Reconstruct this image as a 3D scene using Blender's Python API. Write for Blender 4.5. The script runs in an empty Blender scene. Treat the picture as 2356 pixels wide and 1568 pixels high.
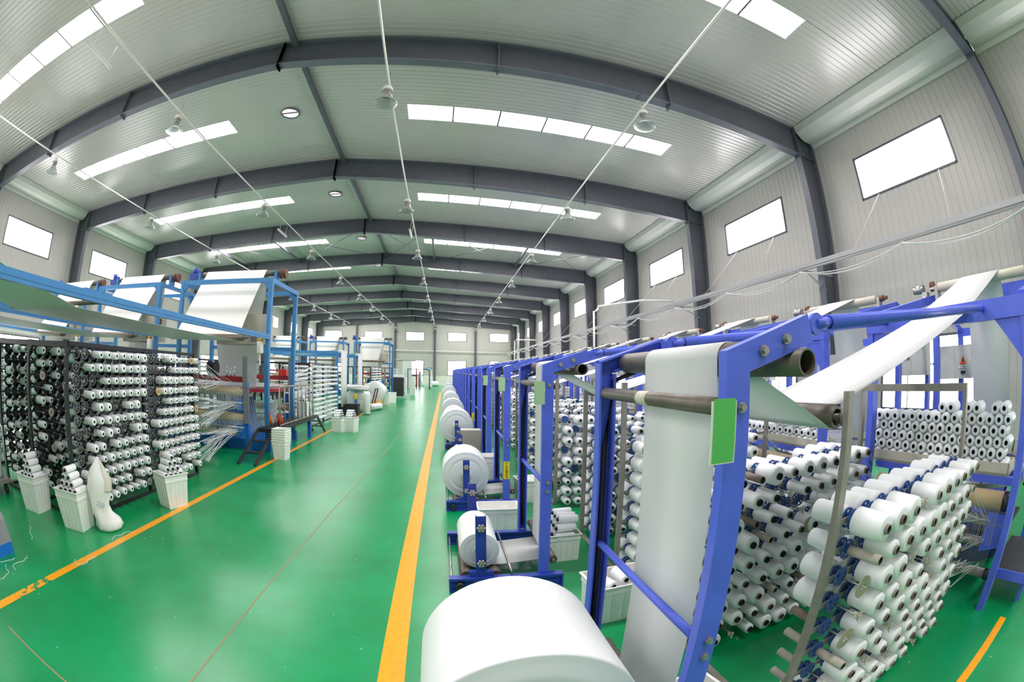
import bpy, math, random
from mathutils import Vector, Matrix
R = random.Random(11)
SC = bpy.context.scene
COL = SC.collection
PI = math.pi
ORD = ('first second third fourth fifth sixth seventh eighth ninth tenth eleventh twelfth thirteenth fourteenth '
       'fifteenth sixteenth seventeenth eighteenth nineteenth twentieth twenty-first').split()

# ---------------------------------------------------------------- materials
def srgb(r, g, b):
    f = lambda c: c / 12.92 if c <= .04045 else ((c + .055) / 1.055) ** 2.4
    return (f(r / 255), f(g / 255), f(b / 255), 1)

def mat(name, col, rough=.5, metal=0., spec=.5, noise=0., nscale=8., bump=0., bscale=60., coat=0.):
    m = bpy.data.materials.new(name); m.use_nodes = True
    nt = m.node_tree; b = nt.nodes['Principled BSDF']
    b.inputs['Base Color'].default_value = col
    b.inputs['Roughness'].default_value = rough
    b.inputs['Metallic'].default_value = metal
    b.inputs['Specular IOR Level'].default_value = spec
    if coat: b.inputs['Coat Weight'].default_value = coat
    tc = nt.nodes.new('ShaderNodeTexCoord')
    if noise:
        n = nt.nodes.new('ShaderNodeTexNoise'); n.inputs['Scale'].default_value = nscale; n.inputs['Detail'].default_value = 5
        nt.links.new(tc.outputs['Object'], n.inputs['Vector'])
        r = nt.nodes.new('ShaderNodeMapRange'); r.inputs[1].default_value = .3; r.inputs[2].default_value = .7
        r.inputs[3].default_value = 1 - noise; r.inputs[4].default_value = 1 + noise * .4
        nt.links.new(n.outputs['Fac'], r.inputs[0])
        x = nt.nodes.new('ShaderNodeVectorMath'); x.operation = 'SCALE'
        x.inputs[0].default_value = col[:3]; nt.links.new(r.outputs[0], x.inputs['Scale'])
        nt.links.new(x.outputs[0], b.inputs['Base Color'])
    if bump:
        n2 = nt.nodes.new('ShaderNodeTexNoise'); n2.inputs['Scale'].default_value = bscale
        nt.links.new(tc.outputs['Object'], n2.inputs['Vector'])
        bp = nt.nodes.new('ShaderNodeBump'); bp.inputs['Strength'].default_value = bump; bp.inputs['Distance'].default_value = .01
        nt.links.new(n2.outputs['Fac'], bp.inputs['Height']); nt.links.new(bp.outputs['Normal'], b.inputs['Normal'])
    return m

def emat(name, col, st):
    m = bpy.data.materials.new(name); m.use_nodes = True
    nt = m.node_tree; nt.nodes.clear()
    e = nt.nodes.new('ShaderNodeEmission'); e.inputs[0].default_value = col; e.inputs[1].default_value = st
    o = nt.nodes.new('ShaderNodeOutputMaterial'); nt.links.new(e.outputs[0], o.inputs[0])
    return m

def stripes(m, axis, scale, amt, strength=.2):
    """fine weave or winding lines across one object axis"""
    nt = m.node_tree; b = nt.nodes['Principled BSDF']
    tc = nt.nodes.new('ShaderNodeTexCoord'); w = nt.nodes.new('ShaderNodeTexWave')
    w.bands_direction = axis; w.inputs['Scale'].default_value = scale; w.inputs['Distortion'].default_value = .6; w.inputs['Detail'].default_value = 3
    nt.links.new(tc.outputs['Object'], w.inputs['Vector'])
    bp = nt.nodes.new('ShaderNodeBump'); bp.inputs['Strength'].default_value = strength; bp.inputs['Distance'].default_value = amt
    nt.links.new(w.outputs['Fac'], bp.inputs['Height']); nt.links.new(bp.outputs['Normal'], b.inputs['Normal'])
    return m

M = {}
M['roof'] = mat('roof_sheet', srgb(188, 186, 178), .28, 0, .8, .06, .5)
M['wall'] = mat('wall_sheet', srgb(186, 183, 176), .42, 0, .5, .05, .5)
M['steel'] = mat('dark_steel', srgb(84, 87, 95), .42, 0, .5, .12, 3)
M['steel2'] = mat('dark_steel_flange', srgb(98, 102, 112), .4, 0, .5, .1, 3)
M['white_metal'] = mat('white_metal', srgb(222, 221, 212), .35, 0, .5, .04, 2)
M['tray_metal'] = mat('tray_metal', srgb(158, 160, 160), .4, .3)
M['pipe'] = mat('pale_pipe', srgb(205, 205, 200), .35, .0)
M['blue'] = mat('frame_blue', srgb(84, 106, 224), .38, 0, .5, .14, 5, .05, 90)
M['blue2'] = mat('base_blue', srgb(42, 66, 168), .4, 0, .5, .22, 6)
M['sky_blue'] = mat('loom_blue', srgb(60, 130, 186), .42, 0, .5, .1, 4)
M['deep_blue'] = mat('loom_body_blue', srgb(30, 110, 200), .35, 0, .5, .1, 4)
M['grey_post'] = mat('grey_post', srgb(150, 146, 138), .45, .25, .5, .15, 12)
M['roller'] = mat('worn_roller', srgb(112, 106, 96), .42, .35, .5, .25, 14)
M['steel_bright'] = mat('bright_steel', srgb(180, 178, 172), .3, .8, .5, .1, 10)
M['knob'] = mat('cast_knob', srgb(170, 166, 156), .45, .4, .5, .2, 30)
M['black'] = mat('black_paint', srgb(40, 42, 46), .4, 0, .5, .1, 6)
M['hub_black'] = mat('hub_black', srgb(46, 46, 50), .29, 0, .6)
M['hub_blue'] = mat('hub_blue', srgb(45, 85, 150), .35, 0, .5, .15, 20)
M['hub_grey'] = mat('hub_grey', srgb(112, 112, 116), .4, 0, .5, .15, 20)
M['yarn'] = stripes(mat('white_yarn', srgb(240, 243, 243), .42, 0, .5), 'X', 28, .002)
M['yarn_end'] = mat('yarn_end', srgb(236, 240, 242), .5)
M['core_brown'] = mat('core_brown', srgb(112, 92, 82), .6)
M['core_grey'] = mat('core_grey', srgb(138, 134, 126), .6)
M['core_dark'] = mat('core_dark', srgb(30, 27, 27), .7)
M['tube'] = mat('bare_tube', srgb(184, 178, 166), .6, 0, .4, .15, 25)
M['tube_brown'] = mat('brown_tube', srgb(132, 116, 106), .6, 0, .4, .15, 25)
M['disc'] = mat('olive_disc', srgb(158, 155, 132), .55, 0, .4, .1, 20)
M['card'] = mat('kraft_disc', srgb(206, 164, 112), .7, 0, .3, .1, 30)
M['clip'] = mat('clip_beige', srgb(190, 184, 168), .5, 0, .5, .1, 40)
M['fabric'] = stripes(mat('woven_fabric', srgb(238, 240, 238), .5, 0, .4, .02, 3), 'Y', 22, .003, .12)
M['fabric_left'] = stripes(mat('woven_sheet', srgb(236, 238, 232), .55, 0, .35, .02, 3), 'X', 14, .002, .08)
M['fabric_roll'] = stripes(mat('fabric_on_roll', srgb(240, 242, 240), .5, 0, .4, .02, 3), 'Y', 22, .002, .1)
def translucent(m, f, col):
    nt = m.node_tree; b = nt.nodes['Principled BSDF']; o = nt.nodes['Material Output']
    t = nt.nodes.new('ShaderNodeBsdfTranslucent'); t.inputs[0].default_value = col
    x = nt.nodes.new('ShaderNodeMixShader'); x.inputs[0].default_value = f
    nt.links.new(b.outputs[0], x.inputs[1]); nt.links.new(t.outputs[0], x.inputs[2]); nt.links.new(x.outputs[0], o.inputs[0])
translucent(M['fabric'], .3, srgb(236, 240, 240)); translucent(M['fabric_left'], .14, srgb(232, 238, 230))
M['roll_end'] = mat('fabric_roll_end', srgb(222, 226, 232), .55)
M['crate'] = mat('crate_plastic', srgb(247, 247, 242), .4, 0, .5, .05, 6)
M['bag'] = mat('woven_bag', srgb(242, 241, 238), .5, 0, .4, .05, 8, .35, 14)
M['film'] = mat('wrapping_film', srgb(226, 228, 228), .29, 0, .6, .05, 6, .5, 9)
M['red'] = mat('dark_red', srgb(150, 28, 40), .4, 0, .5, .1, 6)
M['bright_red'] = mat('bright_red', srgb(215, 40, 30), .4)
M['orange'] = mat('orange_paint', srgb(232, 160, 40), .45)
M['beige'] = mat('beige_cabinet', srgb(186, 180, 164), .45, 0, .5, .05, 4)
M['tray'] = mat('cream_tray', srgb(206, 202, 184), .45, 0, .5, .08, 4)
M['cabinet'] = mat('grey_cabinet', srgb(186, 190, 184), .45, 0, .5, .05, 4)
M['warp'] = stripes(mat('tan_warp', srgb(196, 172, 132), .6, 0, .4, .12, 6), 'Y', 9, .003, .3)
M['warp_x'] = stripes(mat('tan_warp_x', srgb(190, 176, 148), .6, 0, .4, .12, 6), 'X', 9, .003, .3)
M['strand'] = mat('yarn_strand', srgb(228, 232, 234), .5)
M['strand_grey'] = mat('yarn_strand_grey', srgb(170, 175, 180), .5)
M['checker'] = mat('checker_plate', srgb(62, 64, 68), .5, .4, .5, .3, 40, .6, 60)
M['panel_grey'] = mat('panel_grey', srgb(128, 130, 134), .45, 0, .5, .05, 4)
M['green'] = mat('green_card', srgb(84, 184, 88), .45, 0, .5, .03, 10)
M['pale_card'] = mat('pale_green_card', srgb(168, 205, 160), .45)
M['card_white'] = mat('card_border', srgb(206, 222, 196), .5)
M['yellow'] = mat('sign_yellow', srgb(236, 214, 40), .5)
M['ink'] = mat('sign_ink', srgb(24, 24, 26), .6)
M['warn'] = mat('warning_red', srgb(226, 84, 44), .5)
M['sign_white'] = mat('sign_white', srgb(238, 238, 236), .5)
M['sign_blue'] = mat('sign_blue', srgb(40, 140, 196), .5)
M['amber'] = mat('drink_amber', srgb(226, 120, 30), .29)
M['motor'] = mat('motor_blue', srgb(40, 70, 160), .4)
M['rust'] = mat('pulley_rust', srgb(120, 84, 66), .6, .3, .5, .2, 30)
M['pen'] = mat('pen_blue', srgb(176, 188, 208), .6)
M['rubber'] = mat('black_rubber', srgb(28, 28, 30), .6)
M['under'] = mat('dark_underside', srgb(60, 70, 66), .5)
M['glass_shade'] = mat('lamp_shade', srgb(222, 232, 228), .2, 0, .6)
gb = M['glass_shade'].node_tree.nodes['Principled BSDF']
gb.inputs['Transmission Weight'].default_value = .75; gb.inputs['IOR'].default_value = 1.1; gb.inputs['Roughness'].default_value = .35
M['bottle'] = mat('clear_bottle', srgb(225, 232, 235), .08, 0, .5)
bb = M['bottle'].node_tree.nodes['Principled BSDF']
bb.inputs['Transmission Weight'].default_value = .85; bb.inputs['IOR'].default_value = 1.2
SKY_L, WIN_L = 28.0, 10.0
M['skylight'] = emat('skylight_glow', (1.0, .935, .955, 1), SKY_L)
M['window'] = emat('window_daylight', (1.0, .95, .985, 1), WIN_L)
M['hole'] = emat('vent_daylight', (1.0, .9, .9, 1), 1.2)

# epoxy floor: saturated green, cloudy wear, tiny flecks, soft gloss
def floor_mat():
    m = bpy.data.materials.new('green_epoxy'); m.use_nodes = True
    nt = m.node_tree; b = nt.nodes['Principled BSDF']; N = nt.nodes.new; L = nt.links.new
    tc = N('ShaderNodeTexCoord')
    n1 = N('ShaderNodeTexNoise'); n1.inputs['Scale'].default_value = .9; n1.inputs['Detail'].default_value = 6; n1.inputs['Roughness'].default_value = .6
    n2 = N('ShaderNodeTexNoise'); n2.inputs['Scale'].default_value = 42; n2.inputs['Detail'].default_value = 2
    n3 = N('ShaderNodeTexNoise'); n3.inputs['Scale'].default_value = 3.1; n3.inputs['Detail'].default_value = 8; n3.inputs['Roughness'].default_value = .7
    for n in (n1, n2, n3): L(tc.outputs['Object'], n.inputs['Vector'])
    r = N('ShaderNodeValToRGB'); e = r.color_ramp.elements
    e[0].position = .32; e[0].color = srgb(0, 130, 70); e[1].position = .72; e[1].color = srgb(0, 156, 92)
    L(n1.outputs['Fac'], r.inputs[0])
    L(r.outputs[0], b.inputs['Base Color'])
    rr = N('ShaderNodeMapRange'); rr.inputs[3].default_value = .275; rr.inputs[4].default_value = .28; L(n1.outputs['Fac'], rr.inputs[0])
    L(rr.outputs[0], b.inputs['Roughness']); b.inputs['Specular IOR Level'].default_value = .7
    bp = N('ShaderNodeBump'); bp.inputs['Strength'].default_value = .08; bp.inputs['Distance'].default_value = .02
    n4 = N('ShaderNodeTexNoise'); n4.inputs['Scale'].default_value = 2.2; L(tc.outputs['Object'], n4.inputs['Vector'])
    L(n4.outputs['Fac'], bp.inputs['Height']); L(bp.outputs['Normal'], b.inputs['Normal'])
    return m
M['floor'] = floor_mat()
M['line'] = mat('line_paint', srgb(248, 166, 12), .3, 0, .5, .12, 14)
# the worn stretch of the line: paint with bare patches
def worn_line():
    m = bpy.data.materials.new('worn_line_paint'); m.use_nodes = True
    nt = m.node_tree; b = nt.nodes['Principled BSDF']; N = nt.nodes.new; L = nt.links.new
    tc = N('ShaderNodeTexCoord'); n = N('ShaderNodeTexNoise'); n.inputs['Scale'].default_value = 9; n.inputs['Detail'].default_value = 7; n.inputs['Roughness'].default_value = .75
    L(tc.outputs['Object'], n.inputs['Vector'])
    r = N('ShaderNodeValToRGB'); r.color_ramp.interpolation = 'CONSTANT'; e = r.color_ramp.elements
    e[0].color = srgb(30, 140, 84); e[1].position = .47; e[1].color = srgb(246, 164, 14)
    L(n.outputs['Fac'], r.inputs[0]); L(r.outputs[0], b.inputs['Base Color']); b.inputs['Roughness'].default_value = .3
    return m
M['worn'] = worn_line()
M['crack'] = mat('floor_joint', srgb(150, 132, 96), .7)

# ---------------------------------------------------------------- mesh building
def frame(d):
    d = Vector(d).normalized()
    u = Vector((0, 0, 1)) if abs(d.z) < .95 else Vector((1, 0, 0))
    a = d.cross(u).normalized(); b = a.cross(d).normalized()
    return d, a, b

class MB:
    def __init__(s): s.v = []; s.f = []; s.m = []; s.s = []
    def add(s, vs, fs, mi=0, sm=False):
        o = len(s.v); s.v += [tuple(v) for v in vs]
        for f in fs: s.f.append(tuple(i + o for i in f)); s.m.append(mi); s.s.append(sm)
        return s
    def box(s, x0, y0, z0, x1, y1, z1, mi=0):
        v = [(x0, y0, z0), (x1, y0, z0), (x1, y1, z0), (x0, y1, z0), (x0, y0, z1), (x1, y0, z1), (x1, y1, z1), (x0, y1, z1)]
        return s.add(v, [(3, 2, 1, 0), (4, 5, 6, 7), (0, 1, 5, 4), (1, 2, 6, 5), (2, 3, 7, 6), (3, 0, 4, 7)], mi)
    def bar(s, p, q, w, h, mi=0):
        p = Vector(p); q = Vector(q); d, a, b = frame(q - p); a = a * w / 2; b = b * h / 2
        v = [p - a - b, p + a - b, p + a + b, p - a + b, q - a - b, q + a - b, q + a + b, q - a + b]
        return s.add(v, [(0, 1, 2, 3), (7, 6, 5, 4), (0, 4, 5, 1), (1, 5, 6, 2), (2, 6, 7, 3), (3, 7, 4, 0)], mi)
    def lathe(s, o, axis, prof, n=16, mi=0, mis=None, sm=True):
        o = Vector(o); d, a, b = frame(axis); v = []; f = []; rings = []
        for t, r in prof:
            c = o + d * t
            if r <= 1e-6: rings.append([len(v)]); v.append(c)
            else:
                rings.append(list(range(len(v), len(v) + n)))
                v += [c + (a * math.cos(2 * PI * k / n) + b * math.sin(2 * PI * k / n)) * r for k in range(n)]
        base = len(s.v); s.v += [tuple(x) for x in v]
        for i in range(len(rings) - 1):
            A, B = rings[i], rings[i + 1]; m_ = mis[i] if mis else mi
            flat = abs(prof[i][0] - prof[i + 1][0]) < 1e-5
            for k in range(n):
                k2 = (k + 1) % n
                if len(A) == 1 and len(B) == 1: break
                if len(A) == 1: q = (A[0], B[k2], B[k])
                elif len(B) == 1: q = (A[k], A[k2], B[0])
                else: q = (A[k], A[k2], B[k2], B[k])
                s.f.append(tuple(base + i_ for i_ in q)); s.m.append(m_); s.s.append(sm and not flat)
        return s
    def tube(s, p, q, r, n=10, mi=0, hollow=0, mi2=None):
        p = Vector(p); q = Vector(q); L = (q - p).length
        if hollow: pr = [(0, hollow), (0, r), (L, r), (L, hollow), (0, hollow)]
        else: pr = [(0, 0), (0, r), (L, r), (L, 0)]
        ms = [mi, mi, mi, mi if mi2 is None else mi2] if hollow else None
        return s.lathe(p, q - p, pr, n, mi, ms)
    def path(s, pts, r, n=6, mi=0):
        pts = [Vector(p) for p in pts]; v = []; f = []
        for i, p in enumerate(pts):
            d = (pts[min(i + 1, len(pts) - 1)] - pts[max(i - 1, 0)]); _, a, b = frame(d)
            v += [p + (a * math.cos(2 * PI * k / n) + b * math.sin(2 * PI * k / n)) * r for k in range(n)]
        for i in range(len(pts) - 1):
            for k in range(n):
                k2 = (k + 1) % n; f.append((i * n + k, i * n + k2, (i + 1) * n + k2, (i + 1) * n + k))
        f += [tuple(range(n - 1, -1, -1)), tuple((len(pts) - 1) * n + k for k in range(n))]
        return s.add(v, f, mi, True)
    def prism(s, poly, pl, t0, t1, mi=0):
        """extrude a polygon: plane 'xz' along y, 'yz' along x, 'xy' along z"""
        g = {'xz': lambda a, b, t: (a, t, b), 'yz': lambda a, b, t: (t, a, b), 'xy': lambda a, b, t: (a, b, t)}[pl]
        n = len(poly); v = [g(a, b, t0) for a, b in poly] + [g(a, b, t1) for a, b in poly]
        f = [tuple(range(n))[::-1], tuple(range(n, 2 * n))] + [(i, (i + 1) % n, n + (i + 1) % n, n + i) for i in range(n)]
        return s.add(v, f, mi)
    def strip(s, A, B, th=.002, mi=0, sm=True):
        """a thin cloth swept between two polylines"""
        A = [Vector(a) for a in A]; B = [Vector(b) for b in B]; n = len(A); v = []; N = []
        for i in range(n):
            t = A[min(i + 1, n - 1)] - A[max(i - 1, 0)]; N.append(t.cross(B[i] - A[i]).normalized() * th / 2)
        v = [A[i] + N[i] for i in range(n)] + [B[i] + N[i] for i in range(n)] + [A[i] - N[i] for i in range(n)] + [B[i] - N[i] for i in range(n)]
        f = []
        for i in range(n - 1):
            f += [(i, i + 1, n + i + 1, n + i), (2 * n + i, 3 * n + i, 3 * n + i + 1, 2 * n + i + 1), (i, 2 * n + i, 2 * n + i + 1, i + 1), (n + i, n + i + 1, 3 * n + i + 1, 3 * n + i)]
        f += [(0, n, 3 * n, 2 * n), (n - 1, 3 * n - 1, 4 * n - 1, 2 * n - 1)]
        return s.add(v, f, mi, sm)
    def disc_hub(s, o, axis, r, ri, th, holes=6, mi=0):
        """spoked disc: rim, centre boss and spokes leaving round-ish windows"""
        n = holes * 4
        s.lathe(o, axis, [(0, r * .8), (0, r), (th, r), (th, r * .8), (0, r * .8)], n, mi, sm=False)
        s.lathe(o, axis, [(0, 0), (0, ri), (th * 1.6, ri), (th * 1.6, 0)], 12, mi, sm=False)
        o = Vector(o); d, a, b = frame(axis)
        for k in range(holes):
            t = 2 * PI * k / holes; u = a * math.cos(t) + b * math.sin(t)
            s.bar(o + d * th / 2 + u * ri * .9, o + d * th / 2 + u * r * .82, r * .2, th)
        return s
    def build(s, name, mats, parent=None, off=(0, 0, 0)):
        me = bpy.data.meshes.new(name)
        ox, oy, oz = off
        me.from_pydata([(x - ox, y - oy, z - oz) for x, y, z in s.v], [], s.f)
        if not isinstance(mats, (list, tuple)): mats = [mats]
        for m in mats: me.materials.append(M[m])
        me.polygons.foreach_set('material_index', s.m); me.polygons.foreach_set('use_smooth', s.s)
        me.update()
        o = bpy.data.objects.new(name, me); COL.objects.link(o)
        if parent: o.parent = parent
        return o

def tag(o, label=None, cat=None, group=None, kind=None):
    for k, v in (('label', label), ('category', cat), ('group', group), ('kind', kind)):
        if v: o[k] = v
    return o
def empty(name, loc, label, cat, group=None, rz=0):
    o = bpy.data.objects.new(name, None); COL.objects.link(o); o.location = loc; o.rotation_euler = (0, 0, rz)
    o.empty_display_size = .1
    return tag(o, label, cat, group)
KIDS = {}
def kids(o):
    return list(o.children)
def dup(o, loc=None, label=None, group=None, parent=None, rot=None):
    c = o.copy(); COL.objects.link(c)
    if parent: c.parent = parent
    if loc is not None: c.location = loc
    if rot is not None: c.rotation_euler = rot
    if label: c['label'] = label
    if group: c['group'] = group
    return c
def dup_tree(o, loc=None, label=None, group=None, skip=(), ch=None):
    c = dup(o, loc, label, group)
    for k in (ch if ch is not None else kids(o)):
        if k.name.split('.')[0] in skip: continue
        k2 = dup(k, parent=c)
        for g in kids(k): dup(g, parent=k2)
    return c
def text(name, body, size, m, loc, rot, parent=None, ext=.0005):
    t = bpy.data.curves.new(name, 'FONT'); t.body = body; t.size = size; t.align_x = 'CENTER'; t.align_y = 'CENTER'; t.extrude = ext
    o = bpy.data.objects.new(name, t); COL.objects.link(o)
    dg = bpy.context.evaluated_depsgraph_get(); me = bpy.data.meshes.new_from_object(o.evaluated_get(dg))
    bpy.data.objects.remove(o); me.materials.clear(); me.materials.append(M[m])
    o = bpy.data.objects.new(name, me); COL.objects.link(o); o.location = loc; o.rotation_euler = rot
    if parent: o.parent = parent
    return o
# ---------------------------------------------------------------- camera: a fisheye lens, 2.4 m above the floor
cam = bpy.data.cameras.new('camera'); co = bpy.data.objects.new('camera', cam); COL.objects.link(co)
cam.type = 'PANO'; cam.panorama_type = 'FISHEYE_LENS_POLYNOMIAL'
cam.sensor_width = 36; cam.sensor_height = 36 * 1568 / 2356; cam.sensor_fit = 'HORIZONTAL'
cam.fisheye_fov = math.radians(200)
(cam.fisheye_polynomial_k0, cam.fisheye_polynomial_k1, cam.fisheye_polynomial_k2, cam.fisheye_polynomial_k3, cam.fisheye_polynomial_k4) = (
    0, -0.06429625917635996, 1.0170903619348883e-05, -1.3543545767964056e-05, -1.0359643085595064e-07)
cam.clip_start = .01; cam.clip_end = 500
yw, pt, rl = .1501, .069, .0086
Fv = Vector((math.sin(yw) * math.cos(pt), math.cos(yw) * math.cos(pt), math.sin(pt)))
R0 = Vector((math.cos(yw), -math.sin(yw), 0)); U0 = R0.cross(Fv)
Rv = R0 * math.cos(rl) + U0 * math.sin(rl); Uv = U0 * math.cos(rl) - R0 * math.sin(rl)
mw = Matrix.Identity(4)
for i in range(3): mw[i][0] = Rv[i]; mw[i][1] = Uv[i]; mw[i][2] = -Fv[i]
mw[2][3] = 2.4
co.matrix_world = mw
SC.camera = co
SC.view_settings.view_transform = 'Standard'; SC.view_settings.look = 'None'; SC.view_settings.gamma = 1; SC.view_settings.exposure = 0.02
w = bpy.data.worlds.new('world'); SC.world = w; w.use_nodes = True
w.node_tree.nodes['Background'].inputs[0].default_value = (.85, .92, 1, 1); w.node_tree.nodes['Background'].inputs[1].default_value = 1.0
SC.cycles.max_bounces = 6; SC.cycles.diffuse_bounces = 4; SC.cycles.glossy_bounces = 2; SC.cycles.transmission_bounces = 4
SC.cycles.caustics_reflective = False; SC.cycles.caustics_refractive = False; SC.cycles.use_denoising = True
SC.cycles.sample_clamp_indirect = 6; SC.cycles.use_adaptive_sampling = True; SC.cycles.adaptive_threshold = .03

# ---------------------------------------------------------------- the hall
BAY = 7.64
FY = lambda i: 8.696 + BAY * (i - 1)
XL, XR, XRIDGE = -21.43, 11.26, -4.9
ZRIDGE, SLOPE = 10.92, .0544
YB, YE = -7.2, 70.1
roofz = lambda x: ZRIDGE - SLOPE * abs(x - XRIDGE)

def corr(mb, plane, a0, a1, b0, b1, fix, pitch=.2, depth=.014, sgn=1, groove=.05):
    """ribbed sheet: ribs repeat along a, run along b. plane 'y' -> wall at x=fix (a=y, b=z); 'x' -> wall at y=fix (a=x, b=z); 'r' -> roof (a=y, b=x)"""
    pts = []; k = math.floor(a0 / pitch)
    while k * pitch < a1:
        for t, d in ((0, 0), (pitch - groove, 0), (pitch - groove * .7, depth), (pitch - groove * .3, depth)):
            y = k * pitch + t
            if a0 < y < a1: pts.append((y, d))
        k += 1
    pts = [(a0, 0)] + pts + [(a1, 0)]
    v = []
    for a, d in pts:
        for b in (b0, b1):
            if plane == 'y': v.append((fix + sgn * d, a, b))
            elif plane == 'x': v.append((a, fix + sgn * d, b))
            else: v.append((b, a, roofz(b) + d))
    mb.add(v, [(2 * i, 2 * i + 1, 2 * i + 3, 2 * i + 2) for i in range(len(pts) - 1)])

S_ = lambda o: tag(o, kind='structure')
flo = MB(); flo.add([(XL - .3, YB - .3, 0), (XR + .3, YB - .3, 0), (XR + .3, YE + .3, 0), (XL - .3, YE + .3, 0)], [(0, 1, 2, 3)])
S_(flo.build('floor', 'floor'))

SKX = [(-17.66, -8.237), (-1.63, 7.457)]
SY0, SY1 = 3.316, 4.258
rf = MB()
for i in range(-1, 9):
    y0 = FY(i); y1 = FY(i + 1)
    if i == -1: y0 = YB
    if i == 8: y1 = YE
    a, b = FY(i) + SY0, FY(i) + SY1
    for xa, xb in ((XL - .1, XRIDGE), (XRIDGE, XR + .1)):
        corr(rf, 'r', y0, a, xa, xb, 0); corr(rf, 'r', b, y1, xa, xb, 0)
    for xa, xb in ((XL - .1, SKX[0][0]), (SKX[0][1], XRIDGE), (XRIDGE, SKX[1][0]), (SKX[1][1], XR + .1)): corr(rf, 'r', a, b, xa, xb, 0)
S_(rf.build('ceiling', 'roof'))
n = 0
for i in range(-1, 9):
    for xa, xb in SKX:
        n += 1
        p = MB(); q = MB()
        a, b = FY(i) + SY0, FY(i) + SY1
        st = (xb - xa) / 6
        for k in range(6):
            x0 = xa + st * k; x1 = x0 + st
            p.add([(x0 + .02, a, roofz(x0) + .05), (x1 - .02, a, roofz(x1) + .05), (x1 - .02, b, roofz(x1) + .05), (x0 + .02, b, roofz(x0) + .05)], [(0, 1, 2, 3)])
            if k: q.box(x0 - .028, a, roofz(x0) - .02, x0 + .028, b, roofz(x0) + .06, 1)
        for yy in (a, b): q.bar((xa, yy, roofz(xa) + .03), (xb, yy, roofz(xb) + .03), .03, .08)
        o = S_(q.build('window_%d' % n, ['white_metal', 'steel']))
        p.build('pane', 'skylight', o)
# side walls with their two rows of windows
WY = {1: (2.078, 5.88), -1: (1.695, 5.49)}; WZ = {1: (7.154, 8.455), -1: (7.06, 8.39)}; LZ = (1.25, 3.08)
for sd, X, nm in ((1, XR, 'wall_right'), (-1, XL, 'wall_left')):
    wl = MB()
    for i in range(-1, 9):
        y0 = YB if i == -1 else FY(i); y1 = YE if i == 8 else FY(i + 1)
        a, b = FY(i) + WY[sd][0], FY(i) + WY[sd][1]; zt = 9.62
        corr(wl, 'y', y0, a, 0, zt, X, .25, .012, sd); corr(wl, 'y', b, y1, 0, zt, X, .25, .012, sd)
        for z0, z1 in ((0, LZ[0]), (LZ[1], WZ[sd][0]), (WZ[sd][1], zt)): corr(wl, 'y', a, b, z0, z1, X, .25, .012, sd)
        for (z0, z1), lower in ((WZ[sd], 0), (LZ, 1)):
            n += 1; fr = MB(); pn = MB(); o_ = X + sd * .06
            for yy in (a, b): fr.box(min(X - sd * .02, X + sd * .1), yy - .035, z0 - .03, max(X - sd * .02, X + sd * .1), yy + .035, z1 + .03)
            for zz in (z0, z1): fr.box(min(X - sd * .02, X + sd * .1), a, zz - .03, max(X - sd * .02, X + sd * .1), b, zz + .03)
            mu = MB()
            if lower:
                zc = z0 + (z1 - z0) * .62
                mu.box(X + sd * .03 - .02, a, zc - .025, X + sd * .03 + .02, b, zc + .025)
                for k in (1, 2, 3): mu.box(X + sd * .03 - .02, a + (b - a) * k / 4 - .025, z0, X + sd * .03 + .02, a + (b - a) * k / 4 + .025, z1)
            pn.add([(o_, a, z0), (o_, b, z0), (o_, b, z1), (o_, a, z1)], [(0, 1, 2, 3)])
            o = S_(fr.build('window_%d' % n, 'steel')); pn.build('pane', 'window', o)
            if lower: mu.build('mullion', 'white_metal', o)
    S_(wl.build(nm, 'wall'))
# end wall, five windows above, three below
we = MB(); EW = [(-6.40, -3.48), (.35, 3.28), (7.03, 10.02), (-20.0, -17.0), (-13.19, -10.25)]
EW.sort(); xs = XL - .2; pn_all = []
for xa, xb in EW:
    corr(we, 'x', xs, xa, 0, 11, YE, .25, .012, 1)
    for z0, z1 in ((0, 1.7), (3.95, 7.08), (8.41, 11)): corr(we, 'x', xa, xb, z0, z1, YE, .25, .012, 1)
    xs = xb
    for z0, z1, lower in ((7.08, 8.41, 0), (1.7, 3.95, 1)):
        n += 1; fr = MB(); pn = MB()
        for xx in (xa, xb): fr.box(xx - .05, YE - .03, z0 - .04, xx + .05, YE + .1, z1 + .04)
        for zz in (z0, z1): fr.box(xa, YE - .03, zz - .04, xb, YE + .1, zz + .04)
        pn.add([(xa, YE + .06, z0), (xb, YE + .06, z0), (xb, YE + .06, z1), (xa, YE + .06, z1)], [(0, 1, 2, 3)])
        o = S_(fr.build('window_%d' % n, 'steel')); pn.build('pane', 'window', o)
        if lower:
            mu = MB().box(xa, YE - .01, z1 - .75, xb, YE + .05, z1 - .67).box((xa + xb) / 2 - .04, YE - .01, z0, (xa + xb) / 2 + .04, YE + .05, z1 - .7)
            mu.build('mullion', 'white_metal', o)
corr(we, 'x', xs, XR + .2, 0, 11, YE, .25, .012, 1)
S_(we.build('wall_end', 'wall'))
S_(MB().box(XL, YE - .06, 0, XR, YE - .015, 1.55).build('baseboard_end', 'white_metal'))
wb = MB(); corr(wb, 'x', XL - .2, XR + .2, 0, 11, YB, .25, .012, -1); S_(wb.build('wall_back', 'wall'))

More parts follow.
